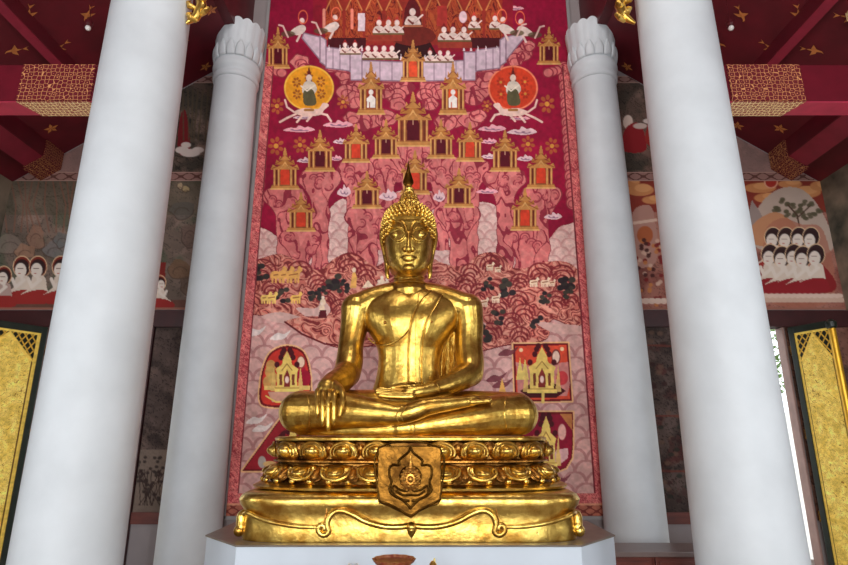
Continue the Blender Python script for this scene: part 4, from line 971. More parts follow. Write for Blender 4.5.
# mouldings and lotus rings
a1, b1 = 1.30, .76
zR1, zR0 = P(412, 484.5, 5.22).z, zt1
m = MB(); m.loft([sup(1.50, .84, 3.2, k, z) for k, z in ((.93, zR0-.002), (1.0, zR0+.012), (1.005, zR0+.03), (.985, zR0+.042), (.97, zR0+.05), (.985, zR1-.015), (.96, zR1), (.90, zR1+.01))]); m.build('lower_rim', GOLDP, TH_)
zA, zB, zC_ = zR1, P(412, 462.5, 5.25).z, P(412, 441, 5.25).z
zT = P(412, 436, 5.22).z
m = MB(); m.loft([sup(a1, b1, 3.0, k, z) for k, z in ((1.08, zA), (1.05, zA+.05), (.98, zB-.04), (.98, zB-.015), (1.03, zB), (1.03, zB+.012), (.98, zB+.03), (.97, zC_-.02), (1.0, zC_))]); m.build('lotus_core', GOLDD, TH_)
m = MB(); m.loft([sup(1.34, .79, 3.0, k, z) for k, z in ((.95, zC_-.004), (.995, zC_+.004), (1.0, zC_+.022), (.995, zT-.01), (.975, zT), (.5, zT+.001))]); m.build('seat_plate', GOLDP, TH_)
def petal_mesh(mb_, w, h, depth, up=True, flare=.0):
    """bulging lotus petal in local coords: x across, z up, -y outward"""
    def shell(ww, hh_, dd, z0, base, n=10, mrows=10, pw=2.2):
        rows = []
        for i in range(mrows+1):
            t = i/mrows
            # width profile rounded with a small tip
            wd = ww*(max(0.0, 1-abs(t*1.9-.85)**2.6 if t < .45 else 1-((t-.45)/.58)**2.4))**.5 if 0 < t < 1 else ww*.12
            row = []
            for j in range(n+1):
                q = -1+2*j/n
                y = -base-dd*(1-abs(q)**pw)**.6*math.sin(PI*min(1, max(0, .06+.9*t)))**.7
                row.append((wd*q, y-flare*(t if up else t), z0+hh_*t))
            rows.append(row)
        vs = [p for r in rows for p in r]; fs = [(i*(n+1)+j, i*(n+1)+j+1, (i+1)*(n+1)+j+1, (i+1)*(n+1)+j) for i in range(mrows) for j in range(n)]
        if not up: vs = [(x, y, -z) for x, y, z in vs]
        mb_.add(vs, fs)
    shell(w*.5, h, depth*.45, 0, 0)
    shell(w*.27, h*.72, depth*.95, h*.10, depth*.2)
    # rim bead
    pts_ = []
    for i in range(17):
        t = i/16; a = PI*(-.12+1.24*t)
        x = w*.40*math.cos(a); z = h*.42+h*.5*math.sin(a)
        tt = z/h; pts_.append((x, -depth*.42-flare*tt, z if up else -z))
    mb_.tube(pts_, w*.042, 6)
    pts_ = [(x*.74, y-depth*.12, (zz_-(h*.42 if up else -h*.42))*.78+(h*.42 if up else -h*.42)) for x, y, zz_ in pts_]
    mb_.tube(pts_, w*.03, 6)
def ring_positions(a, b, n, N, y0=YC, off=0.):
    raw = sup(a, b, n, 1, 0, 2000, y0); P2 = [Vector((x, y)) for x, y, z in raw]; L = [0]
    for i in range(1, len(P2)+1): L.append(L[-1]+(P2[i % len(P2)]-P2[i-1]).length)
    tot = L[-1]; out = []; st = L[1500]   # front centre
    for k in range(N):
        s_ = (st+(k+off)*tot/N) % tot
        i = np.searchsorted(L, s_)-1; p = P2[i % len(P2)]; q = P2[(i+3) % len(P2)]-P2[(i-3) % len(P2)]
        nrm = Vector((q.y, -q.x)).normalized(); out.append((p.x, p.y, math.atan2(nrm.y, nrm.x)+PI/2))
    return out, tot
def petal_ring(name, a, b, n, N, z, w, h, depth, up, flare, off, material, label=None):
    pos, tot = ring_positions(a, b, n, N, off=off); first = None
    pos = [p for p in pos if not (abs(p[0]) < .27 and p[1] < YC)]      # none behind the plaque
    for (x, y, rz) in pos:
        if first is None:
            mb_ = MB(); petal_mesh(mb_, tot/N*w, h, depth, up, flare); first = mb_.build(name, material, None); o = first
            sd = o.modifiers.new('s', 'SOLIDIFY'); sd.thickness = .008; sd.offset = -1
        else: o = first.copy(); COL.objects.link(o)
        o.parent = TH_; o.location = (x, y-YC, z-zp); o.rotation_euler = (0, 0, rz)
petal_ring('upper_petal', a1*.985, b1*.97, 3.0, 24, zB+.015, 1.02, zC_-zB-.015, .10, True, .03, 0, GOLDP)
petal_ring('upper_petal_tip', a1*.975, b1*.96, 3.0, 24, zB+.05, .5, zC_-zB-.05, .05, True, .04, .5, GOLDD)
petal_ring('lower_petal', a1*.985, b1*.98, 3.0, 22, zB-.012, 1.0, zB-zA-.04, .11, False, .09, 0, GOLDP)
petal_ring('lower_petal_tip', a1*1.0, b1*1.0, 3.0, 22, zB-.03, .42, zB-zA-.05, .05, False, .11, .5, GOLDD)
pos, tot = ring_positions(1.43, .815, 3.1, 44, off=0); first = None
for (x, y, rz) in pos:
    if first is None:
        mb_ = MB(); mb_.ball((0, 0, .004), .026, 12, 8, (1.2, .8, .9)); first = mb_.build('bead', GOLDP, None); o = first
    else: o = first.copy(); COL.objects.link(o)
    o.parent = TH_; o.location = (x, y-YC, zA+.02-zp); o.rotation_euler = (0, 0, rz)
# emblem plaque hung on the front
PD = 5.06
def pq(u, v, o=0): q = P(u, v, PD); return (q.x, q.z)
out = [pq(*a) for a in ((378, 446), (441, 446), (441.5, 500), (438, 505), (430, 507), (422, 511), (416, 514), (411, 519), (404, 514), (397, 511), (389, 507), (381, 504), (377, 499))]
PL = MB(); PL.prism(out, PD, PD+.12); plq = PL.build('emblem_plaque', BRONZE, TH_, smooth=False, bevel=.008)
plq['label'] = 'dark bronze plaque with a raised crowned emblem'
def rel(pts_, r, name='relief', closed=False, mt_=None, flat=1):
    mb_ = MB(); pts3_ = [P(u, v, PD) for u, v in pts_]
    mb_.caps([(p+Vector((0, -.004, 0)), r) for p in pts3_], 8, 4)
    return mb_
m = MB()
def addrel(pts_, r):
    b_ = rel(pts_, r); m.add(b_.v, b_.f)
addrel([(380, 503), (378.5, 448), (440, 448), (440, 500)], .008)
addrel([(379, 501), (390, 505), (400, 510), (410.5, 516), (420, 510), (430, 505), (440, 500)], .010)
for s in (-1, 1):
    q = lambda du, v: (410.5+s*du, v)
    addrel([q(0, 448), q(3, 453), q(8, 457), q(12, 461), q(11, 465), q(17, 465), q(21, 468), q(21, 476), q(19, 482), q(21, 490), q(16, 496), q(8, 500), q(0, 508)], .011)
    addrel([q(3, 491), q(10, 490), q(16, 486), q(18, 488), q(17, 494), q(10, 499), q(2, 501)], .010)
    addrel([q(0, 495), q(8, 495), q(14, 491)], .010)
    addrel([q(9, 482), q(10.5, 476), q(8, 470), q(4, 467)], .009)
m.build('emblem_border', BRONZE, plq)
m = MB(); c = P(410.5, 479, PD)
m.ball(c, .085, 24, 14, (1, .3, 1.15))
for k in range(10): 
    a = k*2*PI/10; m.ball(c+Vector((.05*math.cos(a), -.022, .058*math.sin(a))), .018, 8, 6)
for k in range(16):
    a = k*2*PI/16; m.ball(c+Vector((.082*math.cos(a), -.006, .095*math.sin(a))), .012, 8, 6)
m.ball(c+Vector((0, -.03, 0)), .028, 10, 8)
m.lathe((c.x, c.y, c.z+.09), [(.034, 0), (.036, .01), (.022, .018), (.026, .03), (.014, .04), (.017, .05), (.007, .062), (.004, .1)], 14, 1, .6)
m.build('crowned_medallion', mat('worn_gilt', (206, 150, 70), .35, metal=1, var=.3, scale=30), plq)

# ------------------------------------------------------------------ the seated figure
def J(u, v, D, r): return (P(u, v, D), r/ppm(v, D))
B = MB()
# torso
tor = [(432, 374, 450, .27), (415, 370, 450, .27), (395, 371, 447, .25), (380, 375.5, 442, .235), (365, 378, 440, .23), (350, 377.5, 443, .24), (336, 370.5, 451, .262), (323, 363, 459, .275), (311, 361, 462, .262), (302, 366, 457, .235), (295, 375, 446, .20), (289, 386, 434, .165)]
tk = [t_[0] for t_ in tor][::-1]
def csp(xs, ys, x):
    i = max(0, min(len(xs)-2, int(np.searchsorted(xs, x))-1)); f = (x-xs[i])/(xs[i+1]-xs[i]); g = lambda k: ys[max(0, min(len(ys)-1, k))]
    p0, p1, p2, p3 = g(i-1), g(i), g(i+1), g(i+2)
    return .5*((2*p1)+(p2-p0)*f+(2*p0-5*p1+4*p2-p3)*f*f+(3*p1-p0-3*p2+p3)*f**3)
tor = [(v_,)+tuple(csp(tk, [t_[c_] for t_ in tor][::-1], v_) for c_ in (1, 2, 3)) for v_ in np.linspace(432, 289, 60)]
DT = 6.0
rings = []
for v, ul, ur, dp in tor:
    pl, pr = P(ul, v, DT), P(ur, v, DT); cx_ = (pl.x+pr.x)/2; hw_ = (pr.x-pl.x)/2
    cy_ = DT+.01+.02*max(0, min(1, (305-v)/12))
    rg = []
    for j in range(48):
        t = 2*PI*j/48; c_, s_ = math.cos(t), math.sin(t); n_ = 2.15
        x = hw_*math.copysign(abs(c_)**(2/n_), c_); y = dp*math.copysign(abs(s_)**(2/n_), s_)
        # chest planes: pectoral swell and sternum groove
        if s_ < 0 and 305 < v < 350:
            y -= .035*math.exp(-((abs(x)-.2)/.13)**2)*math.sin((v-305)/45*PI)
        rg.append((cx_+x, cy_+y, pl.z))
    rings.append(rg)
B.loft(rings)
# trapezius / shoulders
B.caps([J(358, 309, 6.0, 15.5), J(380, 299, 6.02, 14), J(411, 296, 6.03, 15), J(440, 299, 6.02, 14), J(466, 309, 6.0, 15.5)], 24)
B.caps([J(392, 290, 6.03, 8), J(376, 295, 6.02, 9), J(362, 301, 6.0, 9)], 20); B.caps([J(428, 290, 6.03, 8), J(446, 295, 6.02, 9), J(461, 301, 6.0, 9)], 20)
# neck
B.caps([J(409, 262, 5.97, 14.5), J(409, 280, 6.0, 15.5), J(409.5, 292, 6.0, 19)], 28)
for v in (277, 282.5, 288): 
    pass
# arms
B.caps([J(357, 309, 6.0, 16), J(354.5, 325, 6.0, 14), J(351, 345, 5.98, 12.6), J(349.5, 362, 5.92, 13.6), J(347, 374, 5.84, 13.5)], 24)
B.caps([J(347, 373, 5.84, 13.6), J(342, 379, 5.68, 13), J(333, 384, 5.48, 12), J(327.5, 388, 5.34, 10.5)], 24)
B.caps([J(467, 309, 6.0, 16), J(469, 325, 6.0, 14.4), J(468.5, 345, 5.98, 14), J(470, 362, 5.93, 14), J(470, 373, 5.86, 13.4)], 24)
B.caps([J(470, 373, 5.86, 13.4), J(462, 378, 5.74, 12), J(447, 385, 5.58, 9.6), J(432, 389.5, 5.46, 7.6)], 24)
# legs: far (right of image) shin lies on the seat, near-left shin folded over it
B.caps([J(392, 412, 6.0, 22), J(345, 411, 5.8, 21), J(304, 412, 5.55, 20.5)], 28)
B.caps([J(430, 412, 6.0, 22), J(475, 412, 5.8, 21), J(516, 413, 5.55, 20.5)], 28)
B.caps([J(517, 414.5, 5.54, 21), J(496, 415.5, 5.44, 20), J(470, 419.5, 5.36, 17), J(440, 423.5, 5.34, 13), J(412, 427.5, 5.33, 10), J(385, 430, 5.32, 7.5)], 28)
B.caps([J(392, 429.5, 5.30, 8), J(365, 430.5, 5.30, 7), J(345, 431, 5.36, 7), J(322, 429, 5.46, 9), J(304, 424, 5.55, 12)], 16)
B.caps([J(300, 412, 5.52, 21), J(320, 411.5, 5.42, 20), J(343, 410.5, 5.33, 18.2), J(362, 412, 5.27, 15.6), J(381, 413.6, 5.22, 12.8), J(399, 414.6, 5.18, 9.8), J(412, 411.8, 5.17, 9.6), J(424, 407.5, 5.17, 9.2)], 28)
# upper foot, sole turned up, toes to the right
B.caps([J(420, 408.5, 5.17, 9), J(434, 405.5, 5.17, 8.3), J(452, 403.5, 5.19, 6.8), J(474, 400.3, 5.22, 5.2)], 18)
for k, (dv, dD, ln) in enumerate(((-1.5, .10, 484), (-.8, .06, 487), (0, .02, 489), (1, -.02, 490), (2.2, -.06, 489))):
    B.caps([J(472, 400.3+dv*.8, 5.23+dD, 2.7), J(480, 399.4+dv, 5.235+dD, 2.5), J(ln, 398.6+dv, 5.24+dD, 2.2)], 10, 4)
# lap filler
B.caps([J(372, 414, 5.74, 15), J(411, 417, 5.68, 15), J(450, 414, 5.74, 15)], 24)
B.caps([J(380, 424, 5.55, 10), J(440, 424, 5.55, 10)], 18)
# right hand of the statue over the shin: back of hand, four fingers of unequal length, thumb at the side
B.caps([J(327.5, 387, 5.35, 10), J(326.5, 390, 5.31, 9)], 18); B.caps([J(319, 391, 5.30, 3.6), J(334, 391, 5.30, 3.8)], 14)
hx = ((317.4, 317.6, 417.5, 2.4), (323.0, 322.8, 425, 2.5), (328.7, 328.2, 430, 2.55), (334.4, 334.0, 424, 2.5))
for i, (xa, xb, ve, r) in enumerate(hx):
    o_ = .022+.016*i
    B.caps([J(xa, 390.5, 5.285-o_*.5, r+.3), J(xa, 395, 5.24-o_, r+.3), J((xa+xb)/2, 405, 5.20-o_, r), J(xb, (ve+406)/2, 5.195-o_, r*.97), J(xb, ve-3.5, 5.195-o_, r*.9), J(xb, ve, 5.21-o_, r*.7)], 12, 5)
B.caps([J(334, 386, 5.33, 6), J(340, 389, 5.23, 4), J(343, 396, 5.15, 3.2), J(342, 406, 5.115, 2.9), J(340, 415, 5.11, 2.3)], 12, 5)
# left hand resting palm up in the lap, fingers to the left
B.caps([J(433, 389.5, 5.45, 7.6), J(420, 392, 5.40, 6.8), J(408, 393.5, 5.38, 6.2)], 18)
for i, (D_, v0, ve, ue) in enumerate(((5.28, 396.5, 395.5, 379.5), (5.34, 394.5, 392.6, 377), (5.40, 393, 390.5, 376.5), (5.455, 391.5, 389, 380))):
    B.caps([J(412, v0, D_, 3.6), J(401, v0+.3, D_, 3.1), J(391, (v0+ve)/2+.6, D_, 2.8), J(ue, ve, D_, 2.1)], 12, 5)
B.caps([J(418, 388.5, 5.44, 4.2), J(408, 385.8, 5.45, 3.6), J(398, 386.5, 5.46, 3.1), J(391, 388, 5.46, 2.4)], 12, 5)
# head: lofted egg
HX = 408.6; DH = 5.99
kk = 1/ppm(243, 5.75)
hd = [(206, 11, .20, .22), (211, 17.5, .27, .29), (218, 22.5, .335, .33), (226, 24.3, .35, .34), (236, 24.8, .355, .335), (246, 24.3, .355, .32), (254, 22.9, .352, .29), (260, 21.0, .348, .25), (265.5, 18.0, .340, .2), (269.5, 14.2, .328, .15), (272.5, 9.5, .310, .10), (273.8, 5, .28, .07)]
rings = []
NH = 72
for v, hw_, fy, by in reversed(hd):
    c_ = P(HX, v, 5.70); c_.x = P(HX, v, 5.85).x; hw2 = hw_/ppm(v, 5.85)
    rings.append([(c_.x+hw2*math.copysign(abs(math.cos(t))**(2/2.15), math.cos(t)), DH+(by if math.sin(t) > 0 else fy)*math.copysign(abs(math.sin(t))**(2/2.15), math.sin(t)), c_.z) for t in [2*PI*j/NH for j in range(NH)]])
B.loft(rings)
def HF(du, v, out=0., fr=None):
    """point on the face surface du px from the centre line"""
    D = DH-.33
    for _ in range(3):
        vs_ = [h[0] for h in hd]; hw_ = np.interp(v, vs_, [h[1] for h in hd]); fy = np.interp(v, vs_, [h[2] for h in hd])
        q = min(.98, abs(du)/hw_); D = DH-fy*(1-q**2.15)**(1/2.15)
    p = P(HX+du, v, D-out); return p
def HJ(du, v, out, r): return (HF(du, v, out), r*kk)
# brows to nose
for s in (-1, 1):
    B.caps([HJ(1.6*s, 236, .024, 1.2), HJ(2.4*s, 229, .018, 1.2), HJ(6*s, 222.8, .004, 1.0), HJ(12*s, 220.8, .002, 1.0), HJ(18*s, 223.6, .0, .9), HJ(21.5*s, 231, .0, .8)], 10, 5)
    # eye: almond ball, upper and lower lid rims
    m_ = HF(11.2*s, 234.2, -.010); B.ball(m_, 4.6*kk, 20, 12, (1.1, .35, .7))
    B.caps([HJ(3.2*s, 234.6, .016, .8), HJ(6.5*s, 229.4, .022, 1.2), HJ(11*s, 227.2, .024, 1.25), HJ(15.5*s, 229.2, .018, 1.1), HJ(19.5*s, 234, .006, .8)], 8, 5)
    B.caps([HJ(3.2*s, 234.6, .016, .8), HJ(7*s, 239.2, .022, 1.1), HJ(11.5*s, 240.6, .022, 1.2), HJ(15.5*s, 238.8, .016, 1.0), HJ(19.5*s, 234, .006, .8)], 8, 5)
    B.ball(HF(3.9*s, 249.4, .016), 2.7*kk, 12, 8, (1, 1.1, .8))   # nostril wing
    # ears with long lobes
    ex = 25.6
    e = lambda du, v, D, r: J(HX+du*s, v, D, r)
    B.caps([e(24.0, 254, 5.93, 1.8), e(26.6, 244, 5.93, 2.0), e(27.4, 234, 5.94, 2.0), e(25.6, 227, 5.95, 1.7)], 10, 4)
    B.caps([e(24.4, 227, 5.97, 1.8), e(25.0, 240, 5.97, 2.6), e(24.2, 252, 5.95, 2.4), e(22.8, 262, 5.93, 2.0)], 10, 4)
    B.caps([e(23.6, 250, 5.94, 2.2), e(22.6, 262, 5.92, 1.9), e(21.8, 268, 5.90, 2.2), e(21.4, 274, 5.89, 2.3), e(20.8, 278, 5.89, 1.5)], 10, 4)
B.caps([HJ(0, 233, .020, 1.7), HJ(0, 240, .038, 2.0), HJ(0, 246, .058, 2.4), HJ(0, 249.6, .062, 2.9), HJ(0, 251.5, .03, 2.0)], 14, 5)
for s in (-1, 1):
    B.caps([HJ(0, 257, .022, 1.2), HJ(2.6*s, 256.4, .019, 1.3), HJ(5*s, 257.2, .010, .9), HJ(7.5*s, 258, .0, .5)], 8, 4)
    B.caps([HJ(0, 259.7, .018, 1.5), HJ(3*s, 259.4, .013, 1.3), HJ(6.5*s, 258.4, .0, .6)], 8, 4)
B.ball(HF(0, 258.3, .004), 4*kk, 14, 8, (1.5, .7, .5)); B.ball(HF(0, 267.5, -.012), 5*kk, 16, 10, (1.1, .6, .8))
bm_ = remesh(B, .0058, 3, 'body')
STAT = thing('buddha_statue', 'large gilded seated Buddha statue touching the earth with one hand', 'statue', (0, YC, zT))
zz_ = np.empty(len(bm_.vertices)*3, dtype=np.float32); bm_.vertices.foreach_get('co', zz_); zz_[2::3] = np.maximum(zz_[2::3], zT+.003); bm_.vertices.foreach_set('co', zz_)
bm_.transform(Matrix.Translation((0, -YC, -zT)))
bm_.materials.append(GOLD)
body = bpy.data.objects.new('body', bm_); COL.objects.link(body); body.parent = STAT
# crease lines on neck, ankle
m = MB()
for v in (279, 284.5):
    pts_ = []
    for k in range(13):
        a = -PI*.92+PI*.84*k/12; c_ = P(409.2, v+1.2*math.sin(-a), 6.0); r_ = (15.9+(v-279)*.35)/ppm(v, 6)
        pts_.append(((c_.x+r_*math.cos(a), c_.y+r_*math.sin(a), c_.z)))
    m.tube(pts_, .0065, 6)
m.build('neck_fold', GOLD, STAT)
for us in ((394, 397, 421), (399, 398, 420)):
    pass
# robe: sash over the left shoulder and the bared-shoulder edge
from mathutils.bvhtree import BVHTree
bv = BVHTree.FromPolygons([tuple(v.co) for v in bm_.vertices], [tuple(p.vertices) for p in bm_.polygons])
cam0 = Vector((CX, 0, CZ)); offs = Vector((0, YC, zT))
def surf(u, v, out=.006):
    d_ = (P(u, v, 5)-cam0).normalized(); h = bv.ray_cast(cam0-offs, d_)
    if h[0] is None: return P(u, v, 5.8)
    p = h[0]+offs+h[1]*out; return p
def flatstrip(mb_, left, right, thick, n=5):
    """cloth strip lying on the body between two px polylines"""
    rows = []
    for (a, b) in zip(left, right):
        rows.append([surf(a[0]+(b[0]-a[0])*k/n, a[1]+(b[1]-a[1])*k/n, thick*(1 if 0 < k < n else .25)) for k in range(n+1)])
    vs = [p for r in rows for p in r]; w_ = n+1
    mb_.add(vs, [(i*w_+j, i*w_+j+1, (i+1)*w_+j+1, (i+1)*w_+j) for i in range(len(rows)-1) for j in range(n)])
def dens(pl, n):
    pl = [np.array(p, float) for p in pl]; out = []
    for i in range(n+1):
        t = i/n*(len(pl)-1); k = min(int(t), len(pl)-2); f = t-k; p0 = pl[max(k-1, 0)]; p1 = pl[k]; p2 = pl[k+1]; p3 = pl[min(k+2, len(pl)-1)]
        out.append(tuple(.5*((2*p1)+(p2-p0)*f+(2*p0-5*p1+4*p2-p3)*f*f+(3*p1-p0-3*p2+p3)*f**3)))
    return out
m = MB()
Lf = dens([(431, 291), (420, 302), (411, 320), (408, 345), (407.5, 372), (408, 384)], 60); Rt = dens([(443, 294), (436, 306), (427, 322), (423, 345), (422, 372), (423, 384)], 60)
flatstrip(m, Lf, Rt, .014, 8)
o = m.build('shoulder_sash', GOLD, STAT); 
m = MB(); m.tube([surf(*p, .012) for p in Lf], .007, 8); m.tube([surf(*p, .012) for p in Rt], .007, 8)
m.tube([surf(415.5+.15*(q[0]-415.5)+0, q[1], .014) for q in dens([(437, 294), (427, 305), (418, 321), (415, 345), (414.5, 384)], 50)], .004, 6)
m.build('sash_hem', GOLD, o)
m = MB(); E = dens([(429, 291), (421, 304), (415, 318), (408, 331), (397, 341), (385, 345), (374, 343), (368, 338)], 60); m.tube([surf(*p, .004) for p in E], .008, 8); m.build('robe_edge', GOLD, STAT)
m = MB(); m.tube([surf(*p, .003) for p in dens([(409, 381), (416, 381.5), (423, 381)], 16)], .008, 8)
for k in range(8): a_ = surf(409+k*2, 382, .006); b_ = surf(409+k*2, 388, .006); m.tube([a_, b_], .006, 6)
m.build('sash_fringe', GOLD, o)
# nipple, navel fold, cuffs and hems across ankles/wrist/knees
m = MB()
m.ball(surf(385, 322.5, .0), .018, 12, 8); m.ball(surf(432, 322, .0), .014, 12, 8)
m.build('chest_detail', GOLDD, STAT)
m = MB()
for pl in ([(399, 423), (396, 416), (399, 410), (402, 407)], [(404, 423), (401, 416), (404, 410), (407, 406)], [(409, 433), (411, 429), (410, 423)], [(413, 434), (415, 430), (413.5, 422.5)], [(507, 430), (505, 420), (505, 404), (506, 396)], [(306, 430), (309, 425), (309, 405), (306, 394)], [(436, 383), (439, 388), (438, 396)]):
    m = MB(); m.tube([surf(*p, .001) for p in dens(pl, 20)], .006, 6); m.build('garment_hem', GOLD, STAT)
pass
# cloth drape filling between torso and the bent arm on the right
m = MB(); rows = []
for i in range(15):
    t = i/14; v = 326+t*58; ul = 438+2*math.sin(t*3); ur = 459-t*2
    rows.append([tuple(P(ul+(ur-ul)*k/8, v, 6.03-.02*math.sin(k/8*PI*3+t))) for k in range(9)])
vs = [p for r in rows for p in r]; m.add(vs, [(i*9+j, i*9+j+1, (i+1)*9+j+1, (i+1)*9+j) for i in range(14) for j in range(8)])
o = m.build('robe_drape', gold_mat('gold_crackle', (250, 214, 110), (180, 124, 40), rough=.3, bump=.9, bscale=40), STAT); sd = o.modifiers.new('s', 'SOLIDIFY'); sd.thickness = .02
# hair: cap with rows of curls, raised crown, bud
H = MB()
def hairp(az, el, R=(1, 1, 1)):
    """hair ellipsoid"""
    return None
cH = P(HX, 231, DH); rx = 26.3/ppm(231, 5.9); rz_ = (231-204.5)/ppm(218, 5.9)
cy = DH+.0; ry = .37
def hell(th, ph): # ph from pole
    s8 = max(0, math.sin(ph))**.82; c_ = math.cos(ph)
    return Vector((cH.x+rx*s8*math.cos(th), cy+ry*s8*math.sin(th), cH.z+rz_*math.copysign(abs(c_)**.9, c_)))
def hairline(x, front):
    du = abs(x-cH.x)/kk
    return None
# cap shell
rows = []
for i in range(13):
    ph = PI*.62*i/12; rows.append([hell(2*PI*j/40, max(ph, .01)) for j in range(40)])
# cut-out: front below hairline dropped into the head
def below(p):
    u, v = proj(p.x, p.y, p.z); du = u-HX
    hl = 217.5+max(0, abs(du)-13)**1.6*.62
    return p.y < DH-.02 and v > hl
rows2 = []
for r in rows:
    rr = []
    for p in r:
        if below(p): 
            q = p-Vector((cH.x, cy, cH.z)); p = Vector((cH.x, cy, cH.z))+q*.86
        rr.append(p)
    rows2.append(rr)
H.loft(rows2)
n_rows = 13
for i in range(1, n_rows):
    ph = PI*.66*i/(n_rows-1); N_ = max(6, int(2*PI*math.sin(ph)*rx/.0475))
    for j in range(N_):
        p = hell(2*PI*(j+.5*(i % 2))/N_, ph)
        if below(p): continue
        nrm = (p-Vector((cH.x, cy, cH.z))).normalized()
        H.ball(p, .0235, 8, 6); H.ball(p+nrm*.02, .012, 6, 4)
# hairline band of curls
for k in range(-11, 12):
    du = k*2.0; v = 217.6+max(0, abs(du)-13)**1.6*.62
    p = HF(du, min(v, 232), .0); H.ball(p+Vector((0, 0, .008)), .021, 8, 6)
# crown bump
cU = P(409, 206, DH+.03); ru = 9/ppm(206, 6); hu = (206-191.5)/ppm(200, 6)
for i in range(-1, 7):
    ph = PI/2*(1-i/7); N_ = max(4, int(2*PI*math.sin(ph)*ru/.046)) 
    for j in range(N_):
        p = Vector((cU.x+ru*math.sin(ph)*math.cos(2*PI*(j+.5*(i % 2))/N_), cU.y+ru*math.sin(ph)*math.sin(2*PI*(j+.5*(i % 2))/N_), cU.z+hu*math.cos(ph)))
        H.ball(p, .0235, 8, 6)
H.ball((cU.x, cU.y, cU.z), ru, 24, 12, (1, 1, hu/ru))
o = H.build('hair', GOLD, STAT)
m = MB(); cb = P(409.2, 193.5, DH+.03); m.lathe(cb, [(.05, -.02), (.06, .02), (.05, .035), (.055, .05), (.03, .085), (.008, .11)], 20); m.build('crown_bud', GOLD, STAT)
m = MB(); m.lathe((cb.x-.012, cb.y, cb.z), [(.02, .07), (.045, .10), (.05, .15), (.035, .22), (.02, .30), (.008, .38), (.002, .42)], 16, 1, .5)
for s in (-1, 1): m.caps([((cb.x-.012, cb.y, cb.z+.08), .012), ((cb.x-.012+s*.05, cb.y, cb.z+.13), .012), ((cb.x-.012+s*.04, cb.y, cb.z+.20), .008), ((cb.x-.012+s*.02, cb.y, cb.z+.28), .004)], 8, 4)
m.build('flame_finial', BRONZE, STAT)['label'] = 'gold flame finial with its dark reflection painted in'  # gold finial; the dark ceiling it reflects is put into the colour

# ------------------------------------------------------------------ offerings in front of the altar
tt = thing('offering_table', 'low red lacquer offering table in front of the altar', 'table', (0, 4.3, FL))
zt_ = .56
m = MB(); m.box((-.9, 4.05, zt_-.04), (.9, 4.62, zt_)); m.build('top', WOOD, tt, smooth=False, bevel=.006)
for x in (-.82, .82):
    for y in (4.1, 4.56):
        m = MB(); m.tube([(x, y, FL), (x*1.02, y, .0), (x*.98, y, .25), (x, y, zt_-.04)], [.04, .028, .034, .045], 12); m.build('leg', WOOD, tt)
c = P(394, 559, 4.25); r = 21.5/ppm(559, 4.25)
t = thing('offering_tray', 'dark red footed offering tray before the altar, only its scalloped rim showing', 'tray', (c.x, c.y, zt_))
m = MB(); m.lathe((c.x, c.y, zt_), [(.10, 0), (.10, .02), (.05, .05), (.035, .10), (.045, .14), (.09, .17)], 32); m.build('foot', mat('maroon_lacquer', (84, 26, 20), .4, var=.3, scale=20), t)
m = MB(); rings = []
hz = c.z-zt_
for rr, z in ((.04, hz-.045), (.10, hz-.04), (r*.9, hz-.02), (r, hz+.004), (r*.94, hz+.004), (r*.85, hz-.012), (.01, hz-.02)):
    rings.append([(c.x+rr*(1+.03*math.cos(12*2*PI*j/96))*math.cos(2*PI*j/96), c.y+rr*(1+.03*math.cos(12*2*PI*j/96))*math.sin(2*PI*j/96), zt_+z) for j in range(96)])
m.loft(rings); m.build('dish', mat('maroon_lacquer_gilt', (120, 44, 30), .4, rgb2=(150, 96, 60), scale=40), t)
c = P(433, 561, 4.3)
t = thing('candle_holder', 'small gilt candle holder before the altar, right of the tray', 'candle holder', (c.x, c.y, zt_))
m = MB(); m.lathe((c.x, c.y, zt_), [(.045, 0), (.045, .01), (.012, .03), (.018, .06), (.010, .10), (.02, c.z-zt_-.04), (.026, c.z-zt_-.02), (.012, c.z-zt_)], 20); m.build('stem', GOLDP, t)
m = MB(); m.lathe((c.x+.01, c.y, c.z-.01), [(.008, 0), (.008, .02), (.002, .03)], 10); m.build('candle', mat('wax', (220, 200, 120), .5), t)
c = P(353, 564, 4.3)
t = thing('incense_cup', 'small pale cup before the altar, left of the tray', 'cup', (c.x, c.y, zt_))
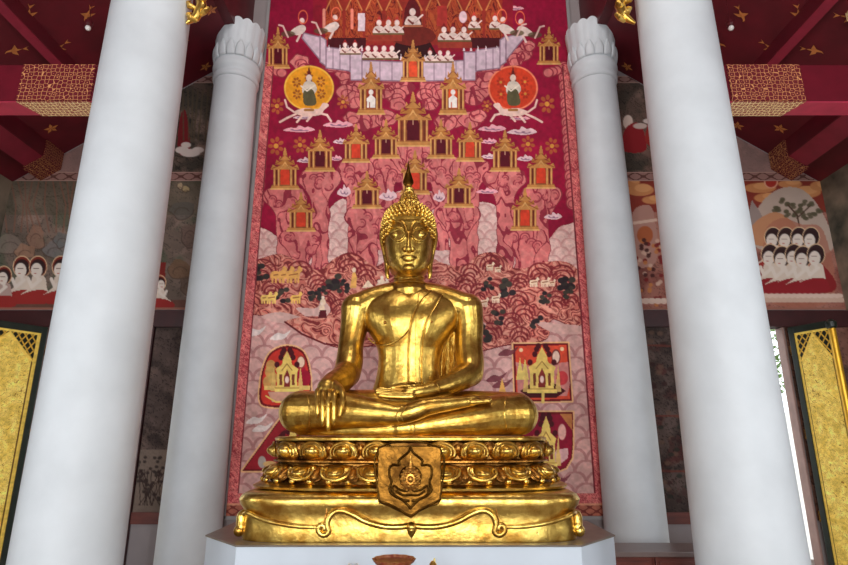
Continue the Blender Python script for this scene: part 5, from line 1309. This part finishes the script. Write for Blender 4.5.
m = MB(); m.lathe((c.x, c.y, zt_), [(.03, 0), (.03, .01), (.02, .03), (.035, .10), (.038, c.z-zt_), (.03, c.z-zt_), (.026, .1)], 20); m.build('cup_body', WHITEP, t)

# ================================================================== LIGHT AND CAMERA
def area(name, loc, target, size, power, col=(1, 1, 1), size_y=None, spec=1):
    l = bpy.data.lights.new(name, 'AREA'); l.energy = power; l.color = col; l.size = size
    if size_y: l.shape = 'RECTANGLE'; l.size_y = size_y
    l.specular_factor = spec
    o = bpy.data.objects.new(name, l); COL.objects.link(o); o.location = loc
    d_ = Vector(target)-Vector(loc); o.rotation_euler = d_.to_track_quat('-Z', 'Y').to_euler()
    return o
area('doorway_light_centre', (0, -4.8, 2.6), (0, 8, 2.6), 2.6, 430, (1, .97, .93), 4.0)
area('doorway_light_left', (-4.3, -4.7, 2.2), (-2, 8, 2.6), 1.4, 170, (.84, .93, 1), 3.2)
area('doorway_light_right', (4.3, -4.7, 2.2), (2, 8, 2.6), 1.4, 170, (.84, .93, 1), 3.2)
area('side_fill_left', (-6.4, 2.2, 2.6), (0, 6.5, 2.6), 1.4, 75, (.93, .96, 1), 2.4)  # added fill lamp, no window in this side wall
area('side_fill_right', (6.4, 2.2, 2.6), (0, 6.5, 2.6), 1.4, 85, (.93, .96, 1), 2.4)  # matching added fill lamp, also without a window
area('upper_mural_fill', (0, 2.8, 10.2), (0, 8.5, 4.5), 3.2, 170, (1, .95, .93), 1.2)  # added overhead fill to brighten the top of the mural, no window here
w = bpy.data.worlds.new('World'); bpy.context.scene.world = w; w.use_nodes = True
bg = w.node_tree.nodes['Background']; bg.inputs[0].default_value = (.9, .95, 1, 1); bg.inputs[1].default_value = 2.2
cam = bpy.data.cameras.new('Camera'); cam.lens = 24.0; cam.sensor_width = 36.0; cam.clip_end = 200
co = bpy.data.objects.new('Camera', cam); COL.objects.link(co); co.location = (CX, 0, CZ); co.rotation_euler = (PI/2+TH, 0, 0)
bpy.context.scene.camera = co
bpy.context.scene.view_settings.view_transform = 'Standard'
bpy.context.scene.view_settings.look = 'None'
bpy.context.scene.view_settings.exposure = 0.1
